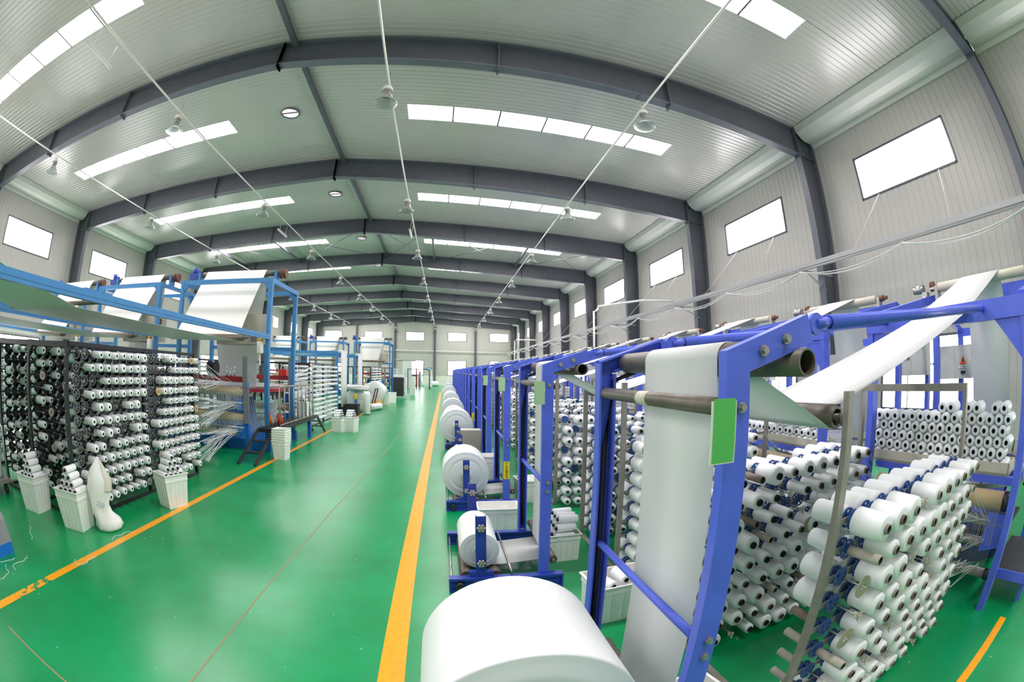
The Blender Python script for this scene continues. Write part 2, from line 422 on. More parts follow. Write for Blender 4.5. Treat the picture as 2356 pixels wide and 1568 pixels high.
# portal frames: tapered columns and I-section rafters
def ibeam(mb, poly, t0, t1, fl=.13):
    mb.prism(poly, 'xz', t0, t1)
KX, KZ, RB, RT = 10.39, 9.05, 10.08, 10.87
def half(x): return 2 * XRIDGE - x
tn = 0
for i in range(-1, 10):
    y = FY(i)
    if i == 9: y = 69.85
    for sd in (1, -1):
        mx = (lambda x: x) if sd == 1 else (lambda x: 2 * XRIDGE - x)
        kx = KX if sd == 1 else 2 * XRIDGE + 20.38
        out = (XR if sd == 1 else 2 * XRIDGE - XL) - .06
        tn += 1
        c = MB()
        bx = kx + .28; zt = roofz(mx(out)) - .06
        P = lambda pts: [(mx(a), b) for a, b in pts]
        c.prism(P([(bx, 0), (out, 0), (out, zt), (kx, zt), (kx, KZ)]), 'xz', y - .012, y + .012)
        def flange(a, b, wd=.13, th=.03, mb=c, mi=1):
            (x0, z0), (x1, z1) = a, b
            mb.bar((mx(x0), y, z0), (mx(x1), y, z1), wd * 2, th, mi)
        flange((bx, 0), (kx, KZ)); flange((out, 0), (out, zt))
        c.bar((mx(kx), y, KZ), (mx(out), y, KZ - .02), .24, .025, 1)
        c.box(min(mx(bx - .05), mx(out)), y - .2, 0, max(mx(bx - .05), mx(out)), y + .2, .03, 1)
        S_(c.build('wall_column_%d' % tn, ['steel', 'steel2']))
        r = MB()
        ztk = roofz(mx(kx)) - .05
        r.prism(P([(kx, KZ), (kx, ztk), (XRIDGE, RT), (XRIDGE, RB)]), 'xz', y - .012, y + .012)
        flange((kx, KZ), (XRIDGE, RB), .14, .03, r); flange((kx, ztk), (XRIDGE, RT), .14, .03, r)
        for t in (0.0, .32, .62, 1.0):
            x = kx + (XRIDGE - kx) * t; zb = KZ + (RB - KZ) * t; za = ztk + (RT - ztk) * t
            r.box(mx(x) - .02, y - .15, zb - .1, mx(x) + .02, y + .15, za)
            for zz in (zb - .06, zb + .12, za - .12):
                for yy in (-.08, .08): r.tube((mx(x) - .05, y + yy, zz), (mx(x) + .05, y + yy, zz), .022, 6)
        S_(r.build('rafter_beam_%d' % tn, ['steel', 'steel2']))
# ridge strut, bracing struts and cross rods, eave gutters
rs = MB().bar((XRIDGE + .35, YB, RT - .12), (XRIDGE + .35, YE, RT - .12), .14, .14)
S_(rs.build('ridge_beam', 'steel'))
for k, x in enumerate((-11.4, -1.0, 4.9, -8.2 - 8)):
    a, b = FY(3), FY(4); S_(MB().bar((x, a, roofz(x) - .3), (x, b, roofz(x) - .3), .14, .14).build('brace_beam_%d' % (k + 1), 'steel'))
cr = MB()
for x0, x1 in ((-16.2, -11.4), (-11.4, -4.6), (-4.6, -1.0), (-1.0, 4.9), (4.9, 10.2)):
    a, b = FY(3), FY(4)
    cr.tube((x0, a, roofz(x0) - .35), (x1, b, roofz(x1) - .35), .016, 6); cr.tube((x0, b, roofz(x0) - .35), (x1, a, roofz(x1) - .35), .016, 6)
S_(cr.build('trim_1', 'steel'))
tn = 1
for sd, X in ((1, XR), (-1, XL)):
    for i in range(-1, 9):
        tn += 1; g = MB(); y0, y1 = FY(i) + .16, FY(i + 1) - .16
        px = lambda d: X - sd * d
        g.prism([(px(.0), 9.62), (px(.42), 9.62), (px(.62), 9.70), (px(.80), 9.86), (px(.86), roofz(px(.86)) - .01), (px(0), roofz(X) - .01)], 'xz', y0, y1)
        g.box(min(px(.0), px(.06)), y0, 9.46, max(px(.0), px(.06)), y1, 9.62)
        S_(g.build('trim_%d' % tn, 'white_metal'))
for k, x in enumerate((-14.44, -8.13, -1.71, 4.74)):
    S_(MB().box(x - .14, YE - .32, 0, x + .14, YE - .30, roofz(x) - .5).box(x - .01, YE - .3, 0, x + .01, YE - .06, roofz(x) - .5).box(x - .14, YE - .08, 0, x + .14, YE - .06, roofz(x) - .5).build('end_column_%d' % (k + 1), 'steel'))
# roof ventilator openings
for k in range(4):
    x = -5.8; y = FY(k + 1) + 3.6
    v = MB().lathe((x, y, roofz(x) - .03), (0, 0, 1), [(-.02, .36), (-.02, .31), (.05, .31)], 24, 0).lathe((x, y, roofz(x) - .02), (0, 0, 1), [(0, 0), (0, .31)], 24, 1)
    v.box(x - .3, y - .06, roofz(x) - .06, x + .3, y - .02, roofz(x) - .03, 0)
    tag(v.build('roof_ventilator', ['steel2', 'hole']), 'round white roof vent opening left of the ridge, %s from the camera' % ORD[k], 'vent', 'roof vents')
# floor lines, joints, big door panel on the left wall
fl_ = MB().add([(-.60, -2, .002), (-.39, -2, .002), (-.39, 50, .002), (-.60, 50, .002)], [(0, 1, 2, 3)]); S_(fl_.build('floor_line_1', 'line'))
fl_ = MB()
for a, b in ((-2, 1.9), (2.62, 48)): fl_.add([(-4.55, a, .002), (-4.41, a, .002), (-4.41, b, .002), (-4.55, b, .002)], [(0, 1, 2, 3)])
S_(fl_.build('floor_line_2', 'line'))
S_(MB().add([(-4.55, 1.9, .002), (-4.41, 1.9, .002), (-4.41, 2.62, .002), (-4.55, 2.62, .002)], [(0, 1, 2, 3)]).build('floor_line_3', 'worn'))
S_(MB().add([(2.2, .37, .002), (4.6, .37, .002), (4.6, .46, .002), (2.2, .46, .002)], [(0, 1, 2, 3)]).build('floor_line_4', 'line'))
j = MB()
pts = [(-2.04, 1.5), (-2.02, 3.8), (-1.95, 6.9), (-1.80, 10.6), (-1.70, 16.2), (-1.6, 24), (-1.5, 40)]
for (x0, y0), (x1, y1) in zip(pts, pts[1:]): j.add([(x0 - .009, y0, .0015), (x0 + .009, y0, .0015), (x1 + .009, y1, .0015), (x1 - .009, y1, .0015)], [(0, 1, 2, 3)])
j.add([(-4.07, 1.45, .0015), (-4.07, 1.47, .0015), (-2.9, 1.39, .0015), (-2.9, 1.37, .0015)], [(3, 2, 1, 0)])
S_(j.build('floor_seam_line', 'crack'))
dr = MB()
for k in range(5):
    for q in range(2): dr.box(XL + .02, 56.6 + q * 2.1, 1.2 * k + .02, XL + .1, 58.66 + q * 2.1, 1.2 * k + 1.18)
S_(dr.build('door_1', 'white_metal'))
# ---------------------------------------------------------------- right-hand row of weaving machines
def ordm(i): return ORD[i]
Y0 = [1.31, 4.38, 7.35, 10.35] + [13.35 + 2.97 * k for k in range(16)]
NM = len(Y0)
RR = [.54, .222, .41, .16, .52, .44, .50, .38, .50, .46, .40, .52, .45, .38, .5, .42, .5, .45, .4, .5]
AX = 1.01      # gate post centre line
RX = .35       # winder roll axis

def knob(mb, o, axis, r=.045):
    o = Vector(o); d, a, b = frame(axis)
    mb.lathe(o, axis, [(0, 0), (0, .016), (.03, .016), (.03, r * .62), (.052, r * .62), (.055, .012), (.06, 0)], 16)
    for k in range(6):
        t = PI / 3 * k; c = o + (a * math.cos(t) + b * math.sin(t)) * r * .74
        mb.lathe(c + d * .03, axis, [(0, 0), (0, r * .33), (.024, r * .33), (.026, 0)], 10)

def make_winder():
    t = empty('fabric_winding_machine', (RX, Y0[0] + .65, 0), 'x', 'winding machine', 'fabric winders along the right of the aisle')
    O = (RX, .65, 0)
    for y in (-.09, 1.34):
        MB().box(-.0, y, .0, 1.24, y + .1, .03).box(-.0, y + .035, .03, 1.24, y + .065, .15).box(-.0, y, .15, 1.24, y + .1, .18).box(0, y, .03, .02, y + .1, .15).box(1.22, y, .03, 1.24, y + .1, .15).build('base_beam', 'blue2', t, O)
    MB().tube((.12, 0, .085), (.12, -.13, .085), .05, 12).build('shaft_end', 'black', t, O)
    prof = [(.98, .18), (1.095, .18), (1.095, 2.394), (1.484, 2.512), (1.456, 2.63), (.98, 2.472)]
    for y, s in ((0, 1), (1.38, 1)):
        mb = MB(); th = .1
        # folded channel: web plate facing the camera, flanges behind on the near gate, in front on the far one
        if y == 0: mb.prism(prof, 'xz', 0, .055)
        else:
            mb.prism(prof, 'xz', 1.455, 1.47)
            mb.box(.98, 1.38, .18, .995, 1.454, 2.455).box(1.08, 1.38, .18, 1.095, 1.454, 2.385)
            mb.bar((.99, 1.418, 2.464), (1.452, 1.418, 2.618), .07, .014).bar((1.09, 1.418, 2.402), (1.48, 1.418, 2.52), .07, .014)
        mb.build('gate_post', 'blue', t, O)
    def bolt(x, y, z, r, n): MB().lathe((x, y, z), (0, -1, 0), [(0, 0), (0, r), (.012, r), (.012, r * .66), (.026, r * .66), (.026, 0)], n, sm=False).build('bolt', 'steel_bright', t, O)
    for x, z in ((1.165, 2.473), (1.3, 2.52)): bolt(x, 0, z, .024, 6)
    for z in (2.264, 1.241, 1.144): bolt(1.049, 0, z, .022, 6)
    for z in (1.27, 1.17): bolt(1.03, 1.455, z, .02, 6)
    MB().path([(1.04, 1.425, .25), (1.035, 1.42, 1.1), (1.04, 1.425, 1.9), (1.09, 1.41, 2.34), (1.3, 1.41, 2.42), (1.45, 1.41, 2.47)], .018, 8).build('cable', 'rubber', t, O)
    MB().tube((1.18, .06, 2.455), (1.18, 1.38, 2.455), .064, 24).tube((1.18, .03, 2.455), (1.18, 1.455, 2.455), .018, 10).build('top_roller', 'roller', t, O)
    MB().tube((1.39, -.05, 2.425), (1.39, 1.5, 2.425), .058, 28, 0, .05).build('pipe_roller', 'roller', t, O)
    MB().tube((1.02, .05, 2.262), (1.02, 1.45, 2.262), .036, 18).build('cross_bar', 'roller', t, O)
    MB().lathe((1.02, .72, 2.262), (0, 1, 0), [(0, .0362), (0, .0372), (.12, .0372), (.12, .0362)], 18).build('tape_remnant', 'tray', t, O)
    MB().tube((1.03, .05, 1.215), (1.03, 1.45, 1.215), .024, 14).build('lower_bar', 'blue', t, O)
    MB().tube((1.15, .06, .30), (1.15, 1.38, .30), .05, 18).tube((1.15, .0, .30), (1.15, 1.46, .30), .02, 10).build('guide_roller', 'roller', t, O)
    for x in (.2, .52): MB().tube((x, .12, .10), (x, 1.28, .10), .075, 20).tube((x, .02, .10), (x, 1.36, .10), .02, 8).build('drum_roller', 'roller', t, O)
    MB().tube((.03, -.05, .13), (.03, 1.36, .13), .012, 8).build('tie_rod', 'steel_bright', t, O); MB().tube((.68, -.02, .22), (.68, 1.36, .22), .012, 8).build('tie_rod', 'steel_bright', t, O)
    for y, far in ((-.03, 0), (1.35, 1)):
        br = MB().box(RX - .055, y, .18, RX + .055, y + .012, .9).box(RX - .055, y + .0125, .18, RX - .043, y + .05, .9).box(RX + .043, y + .0125, .18, RX + .055, y + .05, .9)
        br.box(RX - .13, y - .01, .18, RX + .13, y + .06, .24)
        br = br.build('roll_bracket', 'blue2', t, O)
        for z in (.78, .36):
            k = MB(); knob(k, (RX, y, z), (0, -1, 0)); k.build('hand_knob', 'knob', br, O)
    MB().box(.885, -.045, 2.07, .995, -.035, 2.295, 1).box(.891, -.047, 2.077, .989, -.0455, 2.303, 0).box(.96, -.035, 2.2, 1.0, 0, 2.26, 1).build('green_card', ['green', 'card_white'], t, O)
    # rails that carry the cloth frame to the loom
    for y in (.03, 1.425): MB().lathe((1.545, y - .012, 2.593), (0, 1, 0), [(0, 0), (0, .05), (.03, .05), (.03, .022), (.05, .022), (.05, 0)], 16).bar((1.45, y, 2.575), (1.545, y, 2.593), .02, .05).tube((1.545, y, 2.593), (1.66, y, 2.608), .026, 10).build('pivot', 'blue', t, O)
    for y in (.03, 1.425): MB().tube((1.65, y, 2.606), (4.58, y, 2.88), .034, 18, 0, .029).build('tie_tube', 'blue', t, O)
    return t

W0 = make_winder()
winders = []
for i in range(NM):
    nm = 'blue winding frame with bent gate posts, %s from the camera, right side' % ordm(i)
    if i == 0: W0['label'] = 'nearest blue winding frame with green card and open grey pipe under its arm'; winders.append(W0)
    else: winders.append(dup_tree(W0, (RX, Y0[i] + .65, 0), nm, skip=('tape_remnant',) + (('green_card',) if i > 3 else ()) + (('bolt', 'cable', 'tie_rod') if i > 5 else ())))
pale = None
for w_ in winders[1:4]:
    for c_ in w_.children:
        if c_.name.startswith('green_card'):
            if pale is None:
                pale = c_.data.copy(); pale.materials.clear(); pale.materials.append(M['pale_card']); pale.materials.append(M['card_white'])
            c_.data = pale; c_['label'] = 'faded pale green card'
# yellow warning labels on the second-next gates
for i in (2, 5):
    w_ = winders[i]
    s_ = MB().box(.985, -.004, .55, 1.09, -.001, .86).build('warning_label', 'yellow', w_, (RX, .65, 0))
    for k, ch in enumerate('小心手碾压伤'):
        text('lettering', ch, .05, 'ink', (1.0375 - RX, -.0055 - .65, .83 - k * .049), (PI / 2, 0, 0), s_)

# fabric rolls
def make_roll(r, yl=.84):
    n = 56; m = MB(); prof = [(0, .05)]
    k = 9
    for q in range(k):
        a = .05 + (r - .05) * q / k; b2 = .05 + (r - .05) * (q + .8) / k
        prof += [(.004 + .003 * (q % 3), a + .001), (.0035 * (q % 2), b2)]
    prof += [(.004, r - .003), (.012, r)]
    half_ = len(prof)
    prof += [(yl - .012, r), (yl - .004, r - .003), (yl, r * .5), (yl, .05)]
    mis = [1] * (half_ - 1) + [0] + [1] * 3
    m.lathe((0, -yl / 2, 0), (0, 1, 0), prof, n, 0, mis)
    return m
rolls = []
for i in range(NM):
    r = RR[i]; m = make_roll(r, .84)
    o = m.build('fabric_roll', ['fabric_roll', 'roll_end'])
    o.location = (RX, Y0[i] + .62, .178 + r if i else .66)
    if i == 0: o.location.z = .66
    MB().tube((0, -.48, 0), (0, .52, 0), .045, 14, 0, .03).tube((0, -.6, 0), (0, .64, 0), .018, 8).build('core_tube', 'core_dark', o)
    lab = {0: 'huge white fabric roll nearest the camera beside the first blue gate', 1: 'small white fabric roll held by blue bracket with two star knobs'}.get(i)
    tag(o, lab or 'white %s fabric roll in winding frame, %s from the camera' % ('slim' if r < .25 else 'large' if r > .42 else 'medium', ordm(i)), 'fabric roll', 'fabric rolls in the winders')
    rolls.append(o)

# cloth path of one machine: tower roller -> creel roller -> gate roller -> floor roller -> winder
def arc(cx, cz, r, a0, a1, n=7):
    return [(cx + r * math.cos(math.radians(a0 + (a1 - a0) * k / n)), cz + r * math.sin(math.radians(a0 + (a1 - a0) * k / n))) for k in range(n + 1)]
def make_cloth(i):
    r = RR[i]
    p = [(7.0, 1.25), (6.72, 2.6), (6.62, 3.42)] + arc(6.55, 3.47, .075, 0, 110) + [(4.3, 2.82)]
    p += arc(1.98, 2.14, .062, 300 - 40, 150, 6)[0:0]
    p += [(2.02, 2.205)] + arc(1.94, 2.14, .064, 95, 275, 8)
    p = p[:-9] + arc(1.95, 2.14, .066, 75, -90, 7) + [(1.50, 2.30), (1.39, 2.36)]
    p += [(1.31, 2.44)] + arc(1.18, 2.455, .069, 60, 180, 7)
    p += [(1.111, 1.2), (1.096, .33)] + arc(1.15, .30, .055, 165, 270, 5)[1:] + [(.62, .2), (.45, .19)]
    ya, yb = .25, .97
    a = [(x, ya + (.0 if x < 3 else -.05), z) for x, z in p]; b = [(x, yb + (.0 if x < 3 else -.05), z) for x, z in p]
    return MB().strip(a, b, .003)
cl0 = make_cloth(0).build('woven_fabric_band', 'fabric', None, (1.1, .6, 0))
cl0.location = (1.1, Y0[0] + .6, 0)
tag(cl0, 'wide white woven band over the nearest blue gate and up to its tower', 'woven fabric', 'white fabric bands above the machines')
for i in range(1, NM): dup(cl0, (1.1, Y0[i] + .6, 0), 'white woven band running over blue gate and tower of the %s machine from camera' % ordm(i))

# creels ----------------------------------------------------------------
CX0, CX1, YA, YBk = 1.93, 4.08, .11, 1.48
ROWZ = [1.57 - .18 * k for k in range(9)]
COLX = [2.08 + .195 * k for k in range(10)]
HUBS = MB().disc_hub((0, 0, 0), (1, 0, 0), .062, .02, .012, 6)
def make_creel():
    t = empty('bobbin_creel', (3.0, Y0[0] + .8, 0), 'x', 'creel', 'grey bobbin creels behind the winders'); O = (3.0, .8, 0)
    for x, z in ((CX0, 2.28), (CX1, 2.22)):
        for y in (YA, YBk): MB().box(x - .028, y - .02, 0, x + .028, y + .02, z).build('post', 'grey_post', t, O)
    MB().box(CX1 - .02, YA, 2.15, CX1 + .02, YBk, 2.22).build('end_bar', 'grey_post', t, O)
    MB().tube((1.95, YA + .1, 2.14), (1.95, YBk - .12, 2.14), .06, 22, 0, .045).tube((1.95, YA + .02, 2.14), (1.95, YBk - .02, 2.14), .022, 10).lathe((1.95, YA + .02, 2.14), (0, 1, 0), [(0, 0), (0, .05), (.02, .05), (.02, .03), (.05, .03), (.05, 0)], 14).build('guide_roller', 'roller', t, O)
    for y in (YA, YBk):
        for z in ROWZ: MB().box(CX0, y - .006, z - .018, CX1, y + .006, z + .018).build('rail', 'grey_post', t, O)
    [MB().box(x - .03, YA, .0, x + .03, YBk, .03).build('foot_bar', 'grey_post', t, O) for x in (CX0, CX1)]
    return t
CR0 = make_creel()
CR0['label'] = 'grey post creel of large bobbins nearest the camera on the right'
creels = [CR0] + [dup_tree(CR0, (3.0, Y0[i] + .8, 0), 'grey post bobbin creel behind the %s blue gate from the camera' % ordm(i)) for i in range(1, NM)]
hub_me = HUBS.build('bobbin_hub', 'hub_blue', CR0); hub0 = hub_me
def hub_at(parent, O, x, y, z, rz, mesh=None, used=[0]):
    if used[0] == 0: o = hub0; used[0] = 1
    else: o = dup(hub0)
    o.parent = parent; o.location = (x - O[0], y - O[1], z - O[2]); o.rotation_euler = (0, 0, rz)
    return o
HF, HBk = -PI / 2, PI / 2     # facing the camera / facing away
nh = 0
for r, z in enumerate(ROWZ):
    for x in COLX:
        hub_at(CR0, (3.0, .8, 0), x, YA - .02, z, HF)
hm = MB()
for i in range(6):
    for y, sg in ((YA, 1), (YA, -1), (YBk, -1), (YBk, 1)):
        if i == 0 and y == YA and sg == -1: continue
        if i > 2 and sg == 1: continue
        m2 = MB()
        for z in ROWZ:
            for x in COLX: m2.disc_hub((x, y + sg * .02, z), (0, sg, 0), .06, .02, .01, 6) if i < 2 else m2.lathe((x, y + sg * .02, z), (0, sg, 0), [(0, .06), (.01, .06), (.01, 0)], 8)
        tag(m2.build('hub_discs', 'hub_blue', creels[i], (3.0, .8, 0)), kind='stuff')
cm = MB()
def one_clip(p):
    m = MB(); clip(m, p, (0, -1, 0)); m.build('thread_clip', ['clip', 'steel_bright'], CR0, (3.0, .8, 0))
def clip(mb, p, axis):
    p = Vector(p); d, a, b = frame(axis)
    mb.tube(p, p + d * .24, .006, 6, 1); c = p + d * .22
    mb.bar(c - d * .03, c + d * .03, .022, .022, 0)
    for sg in (-1, 1): mb.bar(c + b * sg * .01, c + d * .03 + b * sg * .034, .012, .01, 0); mb.bar(c - d * .02 + a * sg * .01, c + d * .015 + a * sg * .03, .01, .01, 0)

# bobbins ----------------------------------------------------------------
def bobbin_mesh(r, L, rc, tap=.0):
    m = MB().lathe((0, 0, 0), (1, 0, 0), [(.02, rc), (.022, r * .9), (.034, r), (L - .02, r * (1 - tap)), (L - .004, r * (.95 - tap)), (L, r * (.86 - tap)), (L + .001, rc)], 24, 0, [1, 0, 0, 0, 1, 1])
    return m
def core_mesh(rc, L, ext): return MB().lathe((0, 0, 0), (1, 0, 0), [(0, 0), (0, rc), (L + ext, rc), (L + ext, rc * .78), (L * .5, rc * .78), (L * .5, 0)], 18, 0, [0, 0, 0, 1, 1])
PB = {}
def proto(kind, r, L, rc, core, ext):
    key = (kind, r, core)
    if key not in PB:
        o = bobbin_mesh(r, L, rc, .04).build(kind, ['yarn', 'yarn_end']); COL.objects.unlink(o)
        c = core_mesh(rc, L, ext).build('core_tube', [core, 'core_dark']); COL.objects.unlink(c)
        PB[key] = (o, c)
    return PB[key]
def put(kind, loc, rot, label, cat, group, r, L=.255, rc=.029, core='core_brown', ext=.022):
    po, pc = proto(kind, r, L, rc, core, ext)
    o = po.copy(); COL.objects.link(o); o.location = loc; o.rotation_euler = rot
    tag(o, label, cat, group)
    c = pc.copy(); COL.objects.link(c); c.parent = o
    return o
TB = {}
def put_tube(loc, rot, label, group, m='tube', L=.27):
    if m not in TB:
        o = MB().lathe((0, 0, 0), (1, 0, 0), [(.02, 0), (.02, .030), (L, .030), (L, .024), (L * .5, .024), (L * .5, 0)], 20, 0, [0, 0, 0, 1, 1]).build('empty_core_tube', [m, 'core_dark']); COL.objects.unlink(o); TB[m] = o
    o = TB[m].copy(); COL.objects.link(o); o.location = loc; o.rotation_euler = rot
    return tag(o, label, 'tube', group)
DB = {}
def put_disc(loc, rot, label, m='disc', r=.068, group=None):
    k = (m, r)
    if k not in DB:
        o = MB().lathe((0, 0, 0), (1, 0, 0), [(0, .024), (0, r), (.008, r), (.008, .024), (0, .024)], 28, 0, sm=False).build('flange_disc', [m]); COL.objects.unlink(o); DB[k] = o
    o = DB[k].copy(); COL.objects.link(o); o.location = loc; o.rotation_euler = rot
    return tag(o, label, 'disc', group)
GB = 'yarn bobbins on the grey creels'
RADS = [.052, .06, .068, .076, .082, .088]
CORES = ['core_brown', 'core_grey', 'core_grey', 'core_brown', 'core_grey']
def size_word(q): return 'slim white' if q < .06 else 'fat white' if q > .075 else 'white'
special = {(1, 0): 'tube', (2, 0): 'disc', (3, 0): 'clip', (4, 0): 'disc', (5, 0): 'tube', (6, 0): 'clip', (2, 3): 'clip', (3, 5): 'clip', (5, 3): 'clip', (6, 2): 'clip', (7, 4): 'clip', (0, 3): 'clip', (4, 6): 'clip', (8, 7): 'clip', (1, 9): 'tube'}
for r, z in enumerate(ROWZ):
    for c, x in enumerate(COLX):
        loc = (x, Y0[0] + YA - .03, z); rot = (0, 0, HF)
        where = '%s row down, %s from near post' % (ORD[r], ORD[c])
        s = special.get((r, c))
        if s == 'tube': put_tube(loc, rot, 'bare grey tube on nearest right creel, ' + where, 'bare tubes on the near creel')
        elif s == 'disc':
            put_disc((x, Y0[0] + YA - .22, z), rot, 'olive flange disc on rod, nearest right creel, ' + where)
            MB().tube((x, YA - .03, z), (x, YA - .25, z), .006, 6).build('peg_rod', 'steel_bright', CR0, (3.0, .8, 0))
        elif s == 'clip': one_clip((x, YA - .03, z))
        else:
            q = R.choice(RADS[1:]) if c < 6 else R.choice(RADS[:5])
            put('yarn_bobbin', loc, rot, size_word(q) + ' bobbin on front of nearest right creel, ' + where, 'bobbin', GB, q, core=R.choice(CORES))
for (r, c, s) in ((4, 0, 'tube_brown'), (5, 0, 'tube'), (6, 0, 'tube'), (7, 0, 'tube')):
    put_tube((COLX[c], Y0[0] + YA + .03, ROWZ[r]), (0, 0, HBk), 'bare tube on back of nearest right creel, %s row down' % ORD[r], 'bare tubes on the near creel', s)
for r in range(0, 4):
    for c, x in enumerate(COLX):
        if (r, c) in ((1, 1), (2, 5)): continue
        put('yarn_bobbin', (x, Y0[0] + YA + .03, ROWZ[r]), (0, 0, HBk), 'white bobbin on back of nearest right creel, %s row down, %s from near post' % (ORD[r], ORD[c]), 'bobbin', GB, R.choice(RADS[1:]), core='core_grey')
cm2 = MB()
for r, z in enumerate(ROWZ):
    for c, x in enumerate(COLX):
        u = R.random(); w2 = '%s row down, %s from aisle' % (ORD[r], ORD[c])
        loc = (x, Y0[0] + YBk - .03, z)
        if u < .06: put_tube(loc, (0, 0, HF), 'bare tube on second right creel behind first, ' + w2, 'bare tubes on the second creel', R.choice(['tube', 'tube_brown']))
        elif u < .16: one_clip((x, YBk - .03, z))
        else: put('yarn_bobbin', loc, (0, 0, HF), 'white bobbin on second right creel behind first, ' + w2, 'bobbin', GB, R.choice(RADS[:5]), core='core_dark' if u < .6 else 'core_brown')
put_disc((3.0, Y0[0] + YBk - .25, ROWZ[3]), (0, 0, HF), 'olive disc on rod of second right creel behind first', r=.075)
for r, z in enumerate(ROWZ):
    for c, x in enumerate(COLX[:9]):
        u = R.random()
        if u < .12: continue
        w2 = '%s row down, %s from aisle' % (ORD[r], ORD[c])
        put('yarn_bobbin', (x, Y0[1] + YA - .03, z), (0, 0, HF), 'white bobbin, front creel behind second blue gate, ' + w2, 'bobbin', GB, R.choice(RADS[:5]), core=R.choice(['core_dark', 'core_brown', 'core_grey']))
        if u > .95: put_disc((x, Y0[1] + YA - .29, z), (0, 0, HF), 'flange disc on bobbin, creel behind second gate, ' + w2, r=.05)
# the remaining bobbins, hundreds of them, on the creels further back
bm = MB()
def low_bobbin(mb, p, axis, r, L=.25, n=9):
    mb.lathe(p, axis, [(.02, 0), (.022, r), (L, r * .95), (L + .002, .026)], n, 0)
    mb.lathe(Vector(p) + Vector(axis) * (L + .02), axis, [(-.02, .028), (0, .028), (0, .021)], n, 1); mb.lathe(Vector(p) + Vector(axis) * (L + .015), axis, [(0, 0), (0, .022)], n, 2)
for i in range(NM):
    for y, sg in ((YA, -1), (YA, 1), (YBk, -1), (YBk, 1)):
        if i == 0 and not (y == YBk and sg == 1) and not (y == YA and sg == 1): continue
        if i == 1 and y == YA and sg == -1: continue
        if i > 6 and sg == 1: continue
        for r, z in enumerate(ROWZ):
            if i == 0 and y == YA and sg == 1 and r < 8: continue
            for x in COLX[:(10 if i < 4 else 7)]:
                if R.random() < .15: continue
                low_bobbin(bm, (x, Y0[i] + y + sg * .03, z), (0, sg, 0), R.choice(RADS[:5]), n=9 if i < 5 else 7)
tag(bm.build('distant_yarn_bobbins', ['yarn_end', 'core_brown', 'core_dark']), 'hundreds of white bobbins crowding the creels further along the right row', 'bobbins', None, 'stuff')
